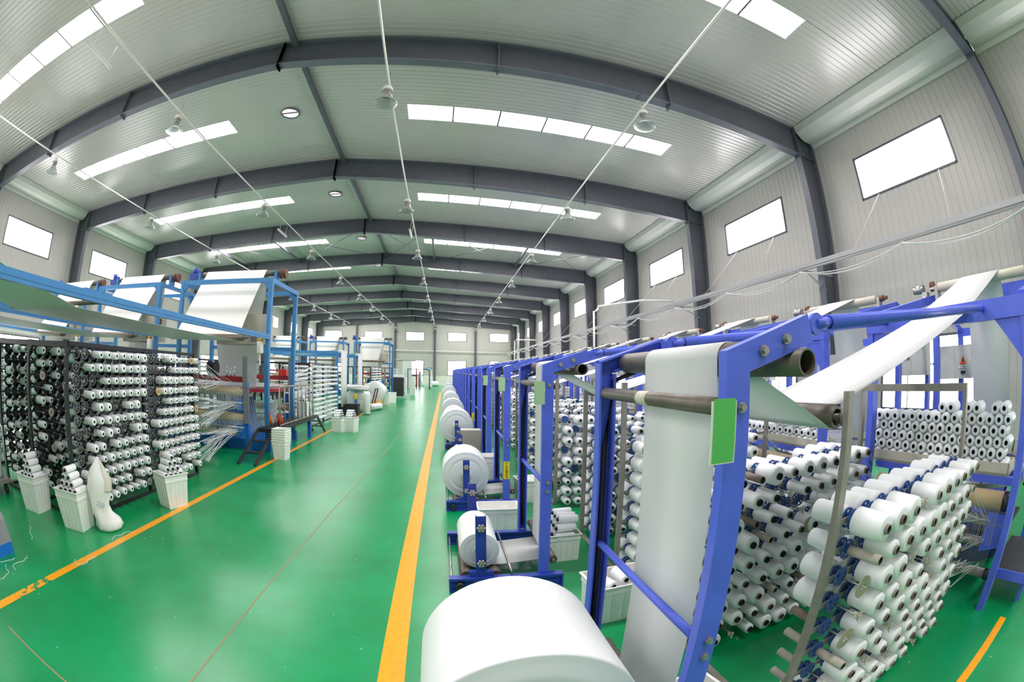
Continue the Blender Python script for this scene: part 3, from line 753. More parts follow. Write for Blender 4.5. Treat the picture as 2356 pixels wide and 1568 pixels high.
# ---------------------------------------------------------------- right looms: towers, roll trays, weaving rings
LO = (6.4, .6, 0)
def make_loom():
    t = empty('circular_loom', (6.4, Y0[0] + .6, 0), 'x', 'loom', 'blue looms along the right wall'); O = LO
    for x in (4.64, 6.9, 8.3):
        for y in (-.51, 1.7):
            z = 2.95 if x != 6.9 else 3.36
            MB().box(x - .06, y - .045, 0, x + .06, y + .045, z).build('leg', 'blue', t, O)
    MB().box(4.574, -.56, 2.765, 4.706, 1.75, 2.955).build('front_beam', 'blue', t, O)
    MB().box(6.834, -.56, 3.22, 6.966, 1.75, 3.40).build('top_beam', 'blue', t, O)
    MB().box(8.234, -.56, 2.83, 8.366, 1.75, 2.97).build('rear_beam', 'blue', t, O)
    for y in (-.51, 1.7):
        MB().bar((4.62, y, 2.93), (6.9, y, 3.37), .1, .12).build('side_rail', 'blue', t, O)
        MB().bar((6.9, y, 3.32), (8.3, y, 2.93), .1, .1).build('rear_rail', 'blue', t, O)
    for y, s in ((-.46, 1), (1.65, -1)):
        MB().prism([(y, 2.76), (y + s * .34, 2.76), (y, 2.40)], 'yz', 4.60, 4.68).build('gusset', 'blue', t, O)
    MB().bar((4.7, 1.2, 2.8), (5.6, 1.66, 2.55), .09, .09).build('brace', 'blue2', t, O)
    MB().tube((6.55, -.28, 3.47), (6.55, 1.42, 3.47), .068, 22).tube((6.55, -.4, 3.47), (6.55, 1.6, 3.47), .02, 8).build('top_roller', 'tray', t, O)
    for y in (-.34, 1.46): MB().box(6.5, y - .03, 3.2, 6.62, y + .03, 3.5).build('bearing_block', 'beige', t, O)
    MB().lathe((6.66, 1.56, 3.52), (0, 1, 0), [(0, 0), (0, .075), (.03, .075), (.03, .06), (.045, .06), (.045, .075), (.07, .075), (.07, 0)], 18).lathe((6.86, 1.52, 3.5), (0, 1, 0), [(0, 0), (0, .06), (.06, .06), (.06, 0)], 16).build('drive_pulley', 'rust', t, O)
    MB().lathe((6.66, 1.78, 3.5), (0, 1, 0), [(0, 0), (0, .07), (.2, .07), (.22, .05), (.24, 0)], 16).box(6.6, 1.7, 3.38, 6.72, 1.8, 3.45).build('drive_motor', 'steel_bright', t, O)
    MB().lathe((6.55, -.33, 3.47), (0, -1, 0), [(0, 0), (0, .05), (.12, .05), (.12, .03), (.2, .03), (.2, 0)], 14).build('roller_coupling', 'rust', t, O)
    MB().box(4.85, -.34, 1.28, 5.2, 2.08, 1.31).box(4.85, -.34, 1.28, 4.87, 2.08, 1.41).box(5.18, -.34, 1.28, 5.2, 2.08, 1.41).box(4.85, -.34, 1.28, 5.2, -.32, 1.41).box(4.85, 2.06, 1.28, 5.2, 2.08, 1.41).build('roll_tray', 'tray', t, O)
    MB().box(4.84, -.5, 1.2, 4.9, 1.7, 1.28).box(5.16, -.5, 1.2, 5.2, 1.7, 1.28).build('tray_rail', 'blue', t, O)
    c = (6.4, .6, 0)
    MB().lathe(c, (0, 0, 1), [(0, 0), (0, .85), (.5, .85), (.62, .7), (1.0, .6), (1.0, 0)], 40).build('drive_drum', 'blue2', t, O)
    MB().lathe(c, (0, 0, 1), [(1.02, .92), (1.02, 1.2), (1.07, 1.2), (1.07, .92), (1.02, .92)], 48, sm=False).build('shuttle_ring', 'steel_bright', t, O)
    MB().lathe(c, (0, 0, 1), [(1.2, 1.17), (1.2, 1.21), (1.24, 1.21), (1.24, 1.17), (1.2, 1.17)], 48, sm=False).build('guard_ring', 'white_metal', t, O)
    for k in range(16):
        a = PI * 2 * k / 16; MB().tube((6.4 + 1.1 * math.cos(a), .6 + 1.1 * math.sin(a), .95), (6.4 + 1.19 * math.cos(a), .6 + 1.19 * math.sin(a), 1.24), .018, 6).build('ring_bracket', 'black', t, O)
    MB().lathe((6.4, .6, 1.05), (0, 0, 1), [(0, .34), (.12, .30), (.25, .26)], 28).build('cloth_neck', 'fabric', t, O)
    # warp rollers and the yarn sheets running in from the creel
    for z in (1.06, .62, .3):
        MB().tube((4.78, -.36, z), (4.78, 1.56, z), .095 if z > 1 else .05, 24).build('warp_roller', 'warp' if z > 1 else 'grey_post', t, O)
        MB().tube((4.78, -.46, z), (4.78, -.36, z), .1 if z > 1 else .06, 20).build('roller_end', 'black', t, O)
    MB().box(4.7, -.5, .82, 4.9, 1.7, .86).build('comb_bar', 'grey_post', t, O)
    MB().prism([(-.46, .95), (-.2, .95), (-.2, .55), (-.46, .62)], 'yz', 4.70, 4.74).build('side_plate', 'blue', t, O)
    m = MB()
    for k in range(90):
        y = -.34 + 1.88 * k / 89
        m.bar((4.69, y, 1.03), (4.69 + R.uniform(-.02, .02), y + R.uniform(-.01, .01), .63), .004, .0015)
        m.bar((4.72, y, .62), (4.74, y, .32), .004, .0015)
        m.bar((4.86, y, 1.0), (5.25, .6 + (y - .6) * .7, 1.2), .004, .0015)
    tag(m.build('warp_strands', 'strand_grey', t, O), kind='stuff')
    m = MB()
    for y, yy in ((YA, (-.3, .35)), (YBk, (.8, 1.5))):
        for z in ROWZ:
            for k in range(7):
                a = yy[0] + (yy[1] - yy[0]) * (k + .5) / 7; zt = .86 if z > .9 else .66 if z > .5 else .4
                p0 = (CX1 + R.uniform(-.25, .05), y + R.uniform(-.16, .16), z + R.uniform(-.03, .05)); m.bar(p0, (4.72, a, zt + R.uniform(-.03, .03)), .004, .002)
    tag(m.build('feed_strands', 'strand', t, O), kind='stuff')
    # tread-plate step outside the near leg
    MB().box(4.85, -.98, .33, 5.9, -.42, .36).build('step_plate', 'checker', t, O)
    MB().box(4.83, -1.0, .27, 5.92, -.98, .36).box(4.83, -.98, .27, 4.85, -.42, .37).box(5.0, -.98, 0, 5.06, -.92, .27).box(5.8, -.98, 0, 5.86, -.92, .27).build('step_frame', 'blue', t, O)
    MB().box(5.0, -.42, .62, 6.1, .1, .65).box(5.0, -.42, .36, 5.02, -.40, .62).build('upper_plate', 'checker', t, O)
    # control cabinets behind
    cb = MB().box(8.0, 1.35, 2.12, 8.22, 2.15, 2.68).box(7.992, 1.75, 2.14, 8.0, 1.76, 2.66).build('control_cabinet', 'cabinet', t, O)
    MB().prism([(1.475, 2.36), (1.625, 2.36), (1.55, 2.50)], 'yz', 7.985, 7.99).build('warning_triangle', 'warn', cb, (0, 0, 0))
    MB().prism([(1.53, 2.46), (1.556, 2.46), (1.546, 2.425), (1.565, 2.425), (1.54, 2.375), (1.545, 2.41), (1.527, 2.41)], 'yz', 7.983, 7.985).build('bolt_symbol', 'ink', cb, (0, 0, 0))
    for ch in cb.children: ch.location = (-LO[0], -LO[1], 0)
    s_ = MB().box(7.988, 1.46, 2.295, 7.992, 1.64, 2.34).build('caption_plate', 'sign_white', cb, LO)
    text('caption', '当心触电', .035, 'ink', (7.986 - LO[0], 1.55 - LO[1], 2.317), (PI / 2, 0, -PI / 2), cb)
    MB().box(7.985, 1.5, 2.2, 8.0, 1.6, 2.25).build('cabinet_latch', 'black', cb, LO)
    cb = MB().box(8.0, -.62, 2.2, 8.22, .2, 2.9).box(7.992, -.22, 2.22, 8.0, -.21, 2.88).build('meter_cabinet', 'cabinet', t, O)
    MB().box(7.985, -.02, 2.5, 8.0, .14, 2.78).build('meter_panel', 'white_metal', cb, LO)
    MB().box(7.98, .0, 2.66, 7.986, .05, 2.75).box(7.98, .08, 2.62, 7.986, .12, 2.76).build('meter_window', 'panel_grey', cb, LO)
    MB().box(7.98, -.18, 2.5, 8.0, -.05, 2.8).build('switch_panel', 'black', cb, LO)
    MB().box(7.975, -.14, 2.68, 7.981, -.09, 2.77).build('red_display', 'bright_red', cb, LO)
    MB().box(7.985, .02, 2.34, 8.0, .1, 2.40).build('cabinet_latch', 'black', cb, LO)
    MB().tube((4.6, .5, 1.9), (4.6, .5, 1.9001), .001, 4) if 0 else None
    return t
L0 = make_loom()
L0['label'] = 'nearest blue circular loom tower with a tray piled with white rolls'
looms = [L0] + [dup_tree(L0, (6.4, Y0[i] + .6, 0), 'blue circular loom tower behind creels, %s from the camera' % ordm(i),
                         skip=() if i < 4 else ('warp_strands', 'feed_strands', 'ring_bracket', 'step_plate', 'step_frame', 'upper_plate', 'meter_panel')) for i in range(1, NM)]
# rolls piled on the trays: axes towards the aisle
GT = 'yarn rolls piled on loom trays'
def tray_pile(i, rows, n, y0, d=.128):
    for r in range(rows):
        for k in range(n - (r % 2)):
            y = y0 + d * 1.02 * (k + .5 * (r % 2)); z = 1.31 + d / 2 + r * d * .87
            if r == rows - 1 and (k > n * .45 or k % 3 == 2): continue
            od = (i == 0 and r == 0 and k == 6)
            lab = 'white roll on %s loom tray, %s layer up, %s from the near end' % (('nearest', 'second')[i], ORD[r], ORD[k])
            put('yarn_roll', (5.14 + R.uniform(-.02, .02), Y0[i] + y, z), (0, 0, PI), lab, 'yarn roll', GT, R.choice([.06, .063, .064]), .26, .026, 'core_dark', -.002)
            if od: put_disc((4.855, Y0[i] + y, z), (0, 0, PI), 'olive disc on the end of a roll in nearest loom tray', r=.066)
tray_pile(0, 6, 17, -.24)
tray_pile(1, 3, 16, -.2)
bm = MB()
for i in range(2, 8):
    for r in range(4):
        for k in range(16 - r % 2):
            p = (5.14, Y0[i] - .2 + .131 * (k + .5 * (r % 2)), 1.375 + r * .112)
            bm.lathe(p, (-1, 0, 0), [(0, 0), (0, .063), (.26, .063), (.26, .026)], 9, 0); bm.lathe((p[0] - .255, p[1], p[2]), (-1, 0, 0), [(0, 0), (0, .027)], 9, 1)
tag(bm.build('distant_yarn_rolls', ['yarn_end', 'core_dark']), 'white rolls piled on loom trays further along the right row', 'yarn rolls', None, 'stuff')

# ---------------------------------------------------------------- crates with rolls
def crate_mesh(w, d, h, tp=.8):
    m = MB(); t = .012
    a, b = w / 2, d / 2
    def ring(s, z): return [(-a * s, -b * s, z), (a * s, -b * s, z), (a * s, b * s, z), (-a * s, b * s, z)]
    def shell(zs):
        o = []
        for s, z in zs: o += ring(s, z)
        f = []
        for i in range(len(zs) - 1):
            for k in range(4): f.append((i * 4 + k, i * 4 + (k + 1) % 4, i * 4 + 4 + (k + 1) % 4, i * 4 + 4 + k))
        m.add(o, f + [(3, 2, 1, 0), tuple(len(o) - 4 + k for k in range(4))])
    shell([(tp, 0), (.955, h * .78), (.985, h * .78), (.985, h * .84), (.965, h * .84), (.99, h * .97), (1.04, h * .97), (1.04, h), (.96, h), (tp - .03, .02)])
    for k in (-.6, -.2, .2, .6):
        for sg in (-1, 1):
            m.bar((a * k * tp, sg * b * tp * 1.005, .02), (a * k * .955, sg * b * .96, h * .78), .012, .008)
            m.bar((sg * a * tp * 1.005, b * k * tp, .02), (sg * a * .96, b * k * .955, h * .78), .008, .012)
    return m
CM = {}
def crate(loc, w, d, h, rz, label, group='white plastic crates', tp=.8, name='plastic_crate'):
    k = (w, d, h, tp)
    if k not in CM:
        o = crate_mesh(w, d, h, tp).build(name, 'crate'); COL.objects.unlink(o); CM[k] = o
    o = CM[k].copy(); COL.objects.link(o); o.location = loc; o.rotation_euler = (0, 0, rz)
    return tag(o, label, 'crate', group)
def roll_in(p, rz, label, group, r=.055, L=.24, core='core_dark', tilt=0):
    return put('yarn_roll', p, (0, tilt, rz), label, 'yarn roll', group, r, L, .024, core, -.002)
# two crates and a low box by the first gates
crate((1.62, 3.62, 0), .66, .44, .42, .08, 'white crate of loose rolls behind the far post of first blue gate', tp=.92)
for k, (dx, dy, rz) in enumerate(((-.22, -.02, 1.9), (-.02, .05, 1.7), (.18, -.06, 1.45), (.27, -.05, 1.4))):
    roll_in((1.62 + dx - .0, 3.58 + dy + .12, .40 + .02 * (k % 2)), rz - PI, 'loose white roll in crate behind first gate, %s from the left' % ORD[k], 'rolls in the crate behind the first gate', .06, .25)
crate((1.42, 4.68 + .6, 0), .42, .62, .38, .05, 'white crate heaped with rolls beside the second blue gate', tp=.92)
q = 0
for lay, n in enumerate((4, 4, 3)):
    for k in range(n):
        roll_in((1.30 + .03 * lay, 5.02 + .14 * k + .06 * lay, .33 + .105 * lay), R.uniform(-.15, .15), 'white roll in heaped crate beside second gate, %s layer, %s from camera' % (ORD[lay], ORD[k]), 'rolls heaped beside the second gate', .058, .27)
crate((.78, 6.45, 0), .62, .42, .36, 0, 'low white crate between the second and third winding frames', tp=.94)
crate((.8, 9.25, 0), .6, .42, .62, 0, 'tall white crate between the third and fourth winding frames', tp=.94)
MB_ = MB().box(.34, 12.0, 0, .98, 12.42, .78).build('cloth_covered_bale', 'beige'); tag(MB_, 'beige cloth-covered bale between the fourth and fifth winding frames', 'bale')
crate((1.55, 7.9, 0), .5, .5, .42, .1, 'white crate of rolls beside the third blue gate', tp=.92)
for k in range(3): roll_in((1.42, 7.75 + .14 * k, .39), 0, 'white roll in crate beside third gate, %s from camera' % ORD[k], 'rolls beside the third gate', .058, .27)
crate((1.35, 1.75, 0), .6, .46, .34, .15, 'cream crate at the foot of the nearest blue post', tp=.93)
MB().box(0, 0, 0, .1, .1, .1) if 0 else None
for k in range(3):
    crate((-.15 + .35 * k, 49.5 + .5 * (k % 2), 0), .55, .45, .7 - .2 * (k == 0), .1 * k, 'cream crate at the far end of the right winder row, %s from left' % ORD[k])

# ---------------------------------------------------------------- cable tray along the right wall, hangers and pipes
ct = empty('cable_tray', (9.6, 30, 5.2), 'long grey cable tray running along the right wall above the looms', 'cable tray'); O = (9.6, 30, 5.2)
MB().box(9.52, .2, 5.2, 9.68, 68, 5.22).box(9.52, .2, 5.22, 9.535, 68, 5.32).box(9.665, .2, 5.22, 9.68, 68, 5.32).build('tray_channel', 'tray_metal', ct, O)
MB().tube((9.45, .2, 5.12), (9.45, 68, 5.12), .03, 10).build('conduit', 'tray_metal', ct, O)
for i in range(0, 9):
    y = FY(i)
    MB().box(9.4, y - .03, 5.12, 11.1, y + .03, 5.18).bar((9.75, y, 5.12), (10.7, y, 4.7), .05, .05).build('bracket', 'tray_metal', ct, O)
cb = MB()
for i in range(0, 17):
    y = 1 + 3.82 * i; L = 3.82
    cb.path([(9.42, y + L * k / 10, 5.08 - .3 * (1 - (2 * k / 10 - 1) ** 2)) for k in range(11)], .022, 6)
    cb.path([(9.38, y + L * k / 10, 5.06 - .22 * (1 - (2 * k / 10 - 1) ** 2)) for k in range(11)], .014, 5)
tag(cb.build('hanging_cable', 'white_metal', ct, O), kind='stuff')
for i in range(-0, 9):
    a, b = FY(i) + 2.078, FY(i) + 5.88
    for k, (y, yy) in enumerate(((a + .7, a + .2), (b - .7, b - .3))):
        o = MB().tube((11.2, y, 7.12), (9.62, yy, 5.3), .008, 5).build('window_cord', 'white_metal')
        tag(o, 'thin white cord from right wall window to cable tray, window %s, %s cord' % (ORD[i], ('near', 'far')[k]), 'cord', 'window cords')
pp = empty('air_pipe', (7.2, 20.6, 0), 'white pipe rising behind the right looms and bending across to wall tray', 'pipe')
MB().path([(7.2, 20.6, 0), (7.2, 20.6, 5.4)] + [(7.2 + .25 * math.sin(a), 20.6 - .0, 5.4 + .25 - .25 * math.cos(a) - .0) for a in (0, .4, .8, 1.2, 1.57)][1:] + [(8.6, 18.0, 5.6), (9.5, 16.6, 5.42)], .05, 10).build('riser', 'white_metal', pp, (7.2, 20.6, 0))
pp2 = empty('air_pipe', (8.2, 52, 0), 'far white pipe rising and bending to the right wall', 'pipe')
MB().path([(8.2, 52, 0), (8.2, 52, 6.0), (8.35, 52, 6.2), (11, 52, 6.2)], .07, 8).build('riser', 'white_metal', pp2, (8.2, 52, 0))
tag(MB().tube((XL + 8, YE - .25, 5.55), (XR - .6, YE - .25, 5.35), .07, 8).build('wall_pipe', 'white_metal'), 'long white pipe running across the end wall below the windows', 'pipe')
s_ = MB().box(-3.0, YE - .08, 2.5, -2.25, YE - .04, 2.85).build('wall_sign', 'sign_blue'); tag(s_, 'small blue sign on the end wall beside the column', 'sign')
MB().box(-2.85, YE - .09, 2.62, -2.4, YE - .08, 2.73).build('sign_stripe', 'sign_white', s_)

# ---------------------------------------------------------------- high-bay lamps on long conduits
def lamp_mesh():
    t = empty('pendant_lamp', (0, 0, 0), 'x', 'lamp', 'high bay lamps')
    MB().tube((0, 0, .28), (0, 0, .7), .008, 6).lathe((0, 0, .2), (0, 0, 1), [(0, 0), (0, .05), (.06, .04), (.08, 0)], 12).build('hook', 'steel_bright', t)
    MB().lathe((0, 0, .0), (0, 0, 1), [(.1, 0), (.1, .13), (.16, .135), (.22, .11), (.24, 0)], 20).build('housing', 'white_metal', t)
    MB().lathe((0, 0, .0), (0, 0, 1), [(-.08, 0), (-.08, .1), (.06, .1), (.06, .125), (.1, .125), (.1, 0)], 20).build('heat_sink', 'knob', t)
    MB().lathe((0, 0, 0), (0, 0, 1), [(-.3, .29), (-.29, .295), (-.2, .2), (-.1, .12), (-.06, .11), (-.06, .104), (-.1, .112), (-.2, .19), (-.3, .285)], 28).build('lamp_shade', 'glass_shade', t)
    return t
lp0 = lamp_mesh(); first = True
LX = [(-14.85, 'far left'), (-8.05, 'left of ridge'), (-1.74, 'above the aisle'), (4.74, 'right of ridge')]
for x, nm in LX:
    for k in range(9):
        if k == 8 and x < -10: continue
        y = 8.86 + 7.62 * k; lab = 'white bell-shaped pendant lamp in conduit line %s, %s from the camera' % (nm, ORD[k])
        if first: lp0.location = (x, y, 8.88); lp0['label'] = lab; first = False
        else: dup_tree(lp0, (x, y, 8.88), lab)
    o = MB().tube((x + .02, 1.0, 9.22), (x + .02, 66, 9.22), .028, 8).build('lamp_conduit', 'white_metal'); tag(o, 'thin white conduit line carrying lamps %s' % nm, 'conduit', 'lamp conduits')
    if x > -10:
        for k in range(8):
            pass
def batten(x, y, z, lab):
    t = empty('tube_light', (x, y, z), lab, 'lamp', 'tube lights')
    MB().box(-.04, -.62, .02, .04, .62, .07).build('batten', 'white_metal', t)
    MB().tube((0, -.6, 0), (0, .6, 0), .016, 8).build('fluorescent_tube', 'sign_white', t)
    for yy in (-.4, .4): MB().tube((0, yy, .07), (.06, yy + .0, .55), .006, 5).build('hanger', 'white_metal', t)
batten(-8.25, 4.85, 8.65, 'dark-slotted tube light hanging below the left conduit nearest the camera')
batten(-1.85, 4.3, 8.6, 'tube light at the top edge beside the aisle conduit')
batten(-8.1, 19.2, 8.6, 'tube light below the conduit left of the ridge, further off')
batten(-1.8, 19.6, 8.6, 'tube light below the aisle conduit, beyond the second lamp')
batten(-8.1, 46, 8.6, 'far tube light below the conduit left of the ridge')
batten(-1.8, 46, 8.6, 'far tube light below the aisle conduit')
# ---------------------------------------------------------------- left side: big looms with overhead cloth
LC = (-6.77, 12.8)
def make_left_loom():
    t = empty('circular_loom', (LC[0], LC[1], 0), 'x', 'loom', 'steel blue looms on the left'); O = (LC[0], LC[1], 0)
    xs = (-8.45, -5.10); ys = (11.70, 13.95); Z = 4.87
    for x in xs:
        for y in ys: MB().box(x - .065, y - .065, 0, x + .065, y + .065, Z).build('post', 'sky_blue', t, O)
    for y in ys: MB().box(xs[0], y - .06, Z - .13, xs[1], y + .06, Z).build('top_beam', 'sky_blue', t, O)
    for x in xs: MB().box(x - .06, ys[0], Z - .13, x + .06, ys[1], Z).build('side_beam', 'sky_blue', t, O)
    for x, s in ((xs[0], 1), (xs[1], -1)):
        for y in ys: MB().prism([(x, Z - .12), (x + s * .28, Z - .12), (x, Z - .42)], 'xz', y - .05, y + .05).build('gusset', 'sky_blue', t, O)
    MB().box(xs[0], ys[1] - .05, 2.9, xs[1], ys[1] + .05, 3.02).build('rear_beam', 'sky_blue', t, O)
    MB().tube((-8.3, 12.75, 5.25), (-5.45, 12.75, 5.25), .10, 24).tube((-8.5, 12.75, 5.25), (-5.2, 12.75, 5.25), .03, 8).build('top_roller', 'roller', t, O)
    for x in (-8.42, -5.38): MB().box(x - .05, 12.6, Z, x + .05, 12.9, 5.3).build('bearing_block', 'sky_blue', t, O)
    MB().box(-8.86, 12.6, 5.1, -8.5, 12.95, 5.3).tube((-8.75, 12.78, 5.3), (-8.75, 12.78, 5.52), .1, 14).box(-8.62, 12.7, 5.28, -8.5, 12.86, 5.42).build('drive_motor', 'motor', t, O)
    for dx in (-5.27, -5.12): MB().lathe((dx, 12.75, 5.22), (1, 0, 0), [(0, 0), (0, .15), (.03, .15), (.03, .11), (.05, .11), (.05, .15), (.08, .15), (.08, 0)], 18).build('drive_pulley', 'rust', t, O)
    MB().tube((-8.25, 10.95, 3.12), (-5.55, 10.95, 3.12), .085, 20).tube((-8.4, 10.95, 3.12), (-5.4, 10.95, 3.12), .03, 8).build('lower_roller', 'roller', t, O)
    # beige control box under the sheet
    cb = MB().box(-6.0, 11.85, 3.0, -5.28, 12.5, 3.86).box(-7.0, 11.85, 2.98, -6.0, 12.4, 3.18).build('control_box', 'beige', t, O)
    MB().lathe((-5.28, 12.1, 3.66), (1, 0, 0), [(0, .10), (.02, .10), (.02, .07), (0, .07)], 20).bar((-5.27, 12.1, 3.59), (-5.27, 12.1, 3.73), .03, .02).build('dial', 'black', cb, O)
    MB().box(-5.75, 11.83, 3.08, -5.55, 11.85, 3.2).build('display', 'panel_grey', cb, O)
    # cloth: risen flat tube and the guide stand of yarn
    c = (LC[0], LC[1], 0)
    MB().lathe(c, (0, 0, 1), [(0, 0), (0, 1.25), (.25, 1.25), (.7, .75), (1.5, .6), (1.5, 0)], 44).build('drive_drum', 'deep_blue', t, O)
    MB().lathe(c, (0, 0, 1), [(1.64, 1.45), (1.64, 1.72), (1.74, 1.72), (1.74, 1.45), (1.64, 1.45)], 56, sm=False).build('red_ring', 'red', t, O)
    MB().lathe(c, (0, 0, 1), [(1.52, 1.5), (1.52, 1.62), (1.6, 1.62), (1.6, 1.5), (1.52, 1.5)], 56, sm=False).build('shuttle_ring', 'steel_bright', t, O)
    MB().lathe(c, (0, 0, 1), [(1.75, .7), (1.78, 1.5), (1.8, 1.5), (1.78, .7), (1.75, .7)], 48, sm=False).build('reed_ring', 'steel_bright', t, O)
    for k in range(44):
        a = 2 * PI * k / 44; MB().box(LC[0] + 1.66 * math.cos(a) - .02, LC[1] + 1.66 * math.sin(a) - .02, 1.42, LC[0] + 1.66 * math.cos(a) + .02, LC[1] + 1.66 * math.sin(a) + .02, 1.64).build('ring_tooth', 'black', t, O)
    m = MB()
    for k in range(150):
        a = 2 * PI * k / 150; b2 = a + .25
        m.bar((LC[0] + 1.55 * math.cos(a), LC[1] + 1.55 * math.sin(a), 1.5), (LC[0] + 1.3 * math.cos(b2), LC[1] + 1.3 * math.sin(b2), .45), .022, .006)
        m.bar((LC[0] + 1.75 * math.cos(a), LC[1] + 1.75 * math.sin(a), 1.76), (LC[0] + .8 * math.cos(a), LC[1] + .8 * math.sin(a), 1.85), .006, .003)
    tag(m.build('warp_strands', 'strand', t, O), kind='stuff')
    # yarn stands at both ends: red top bar, warp rollers, blue posts, bearing boxes, grey shields
    for yf, s in ((11.0, -1), (14.7, 1)):
        MB().box(-8.1, yf - .06, 1.93, -5.45, yf + .06, 2.08).build('red_bar', 'red', t, O)
        for x in (-8.2, -5.44): MB().box(x - .05, yf - .06, 0, x + .05, yf + .06, 1.95).build('stand_post', 'deep_blue', t, O)
        for z, r in ((1.68, .12), (1.0, .12), (.55, .08)):
            MB().tube((-8.1, yf, z), (-5.52, yf, z), r, 22).build('warp_roller', 'warp_x', t, O)
        for z in (1.38, .72): MB().tube((-8.1, yf + s * .1, z), (-5.5, yf + s * .1, z), .03, 8).build('guide_rod', 'steel_bright', t, O)
        for z in (1.30, .62):
            b = MB().box(-5.72, yf + s * .02 - .1, z - .15, -5.46, yf + s * .02 + .1, z + .17)
            b = b.build('bearing_box', 'deep_blue', t, O)
            for dx in (-.08, .08):
                for dz in (-.08, .1): MB().tube((-5.59 + dx, yf + s * .1, z + dz), (-5.59 + dx, yf + s * .125, z + dz), .018, 6).build('bolt', 'steel_bright', b, O)
        MB().box(-5.48, yf - .16, .85, -5.30, yf - .13, 1.8).box(-5.50, yf - .16, 1.81, -5.34, yf - .13, 2.62).build('shield_plate', 'panel_grey', t, O)
        m = MB()
        for k in range(120):
            x = -8.05 + 2.5 * k / 119
            m.bar((x, yf + s * .11, 1.66), (x + R.uniform(-.03, .03), yf + s * .13, 1.2), .007, .003)
            m.bar((x, yf + s * .11, 1.0), (x + R.uniform(-.03, .03), yf + s * .12, .6), .007, .003)
            m.bar((x, yf - s * .05, 1.78), (LC[0] + (x - LC[0]) * .9, LC[1] + s * 1.5, 1.72), .006, .003)
        tag(m.build('stand_strands', 'strand', t, O), kind='stuff')
    for x in (-5.12,):
        o = MB().lathe((x - .16, 11.55, 2.72), (0, 0, 1), [(0, 0), (0, .08), (.04, .10), (.32, .10), (.34, .09), (.34, 0)], 16).box(x - .18, 11.53, 2.4, x - .14, 11.57, 2.72).build('oil_cup', 'crate', t, O)
        MB().lathe((x - .16, 11.55, 3.06), (0, 0, 1), [(0, 0), (0, .07), (.1, .06), (.1, 0)], 12).build('oil_cap', 'orange', o, O)
    MB().box(-8.5, 11.6, 0, -5.0, 11.75, .3).build('base_beam', 'deep_blue', t, O); MB().box(-8.5, 13.9, 0, -5.0, 14.05, .3).build('base_beam', 'deep_blue', t, O)
    return t
def sheet_left(): # cloth from the loom up over the top roller, down to the lower roller
    p = [(12.95, 1.6), (12.90, 3.2), (12.86, 5.22)] + [(12.75 + .108 * math.cos(math.radians(a)), 5.25 + .108 * math.sin(math.radians(a))) for a in (0, 45, 90, 130)]
    p += [(11.05, 3.22)] + [(10.95 + .09 * math.cos(math.radians(a)), 3.12 + .09 * math.sin(math.radians(a))) for a in (30, -20, -70)]
    return p
LL0 = make_left_loom(); LL0['label'] = 'tall steel blue loom frame with beige control box beside the aisle steps, nearest left loom'
SP = sheet_left() + [(4.62, 3.10), (2.4, 3.5), (1.0, 3.6)]
MBS = MB()
na = 4
xa = [-7.45 if i == 0 else -7.62 if i == 1 else -8.1 for i in range(len(SP))]; xb = [-6.05 if i == 0 else -5.95 if i == 1 else -5.75 for i in range(len(SP))]
MBS.strip([(x, y, z) for x, (y, z) in zip(xa, SP)], [(x, y, z) for x, (y, z) in zip(xb, SP)], .003, 0, False)
SH0 = MBS.build('woven_fabric_sheet', 'fabric_left', None, (LC[0], LC[1], 0)); SH0.location = (LC[0], LC[1], 0)
tag(SH0, 'broad white cloth sheet over the nearest left tower, running overhead towards the camera', 'woven fabric', 'cloth sheets over the left looms')
GB0 = empty('overhead_gantry', (LC[0], 6, 0), 'long steel blue gantry beams from nearest left tower towards the camera', 'gantry', 'overhead gantries'); O = (LC[0], 6, 0)
for x in (-8.45, -5.06): MB().box(x - .05, .6, 3.13, x + .05, 11.62, 3.27).box(x - .056, .6, 3.185, x + .056, 11.62, 3.2).build('beam', 'sky_blue', GB0, O)
MB().tube((-8.4, 1.0, 3.5), (-5.1, 1.0, 3.5), .07, 16).build('cross_roller', 'roller', GB0, O)
MB().tube((-8.4, 4.65, 3.16), (-5.1, 4.65, 3.16), .035, 12).build('cross_roller', 'roller', GB0, O)
for x in (-8.45, -5.06): MB().box(x - .05, .6, 0, x + .05, .72, 3.2).build('post', 'sky_blue', GB0, O)
nth = ['nearest', 'second', 'third']
DX = -4.42
for k in (1, 2):
    dup_tree(LL0, (LC[0] + DX * k, LC[1], 0), 'steel blue loom frame in the %s column left from the aisle, near row' % ORD[k])
    dup(SH0, (LC[0] + DX * k, LC[1], 0), 'white cloth sheet over the near row tower, %s column from the aisle' % ORD[k])
    dup_tree(GB0, (LC[0] + DX * k, 6, 0), 'steel blue gantry beams in the near row, %s column from the aisle' % ORD[k])
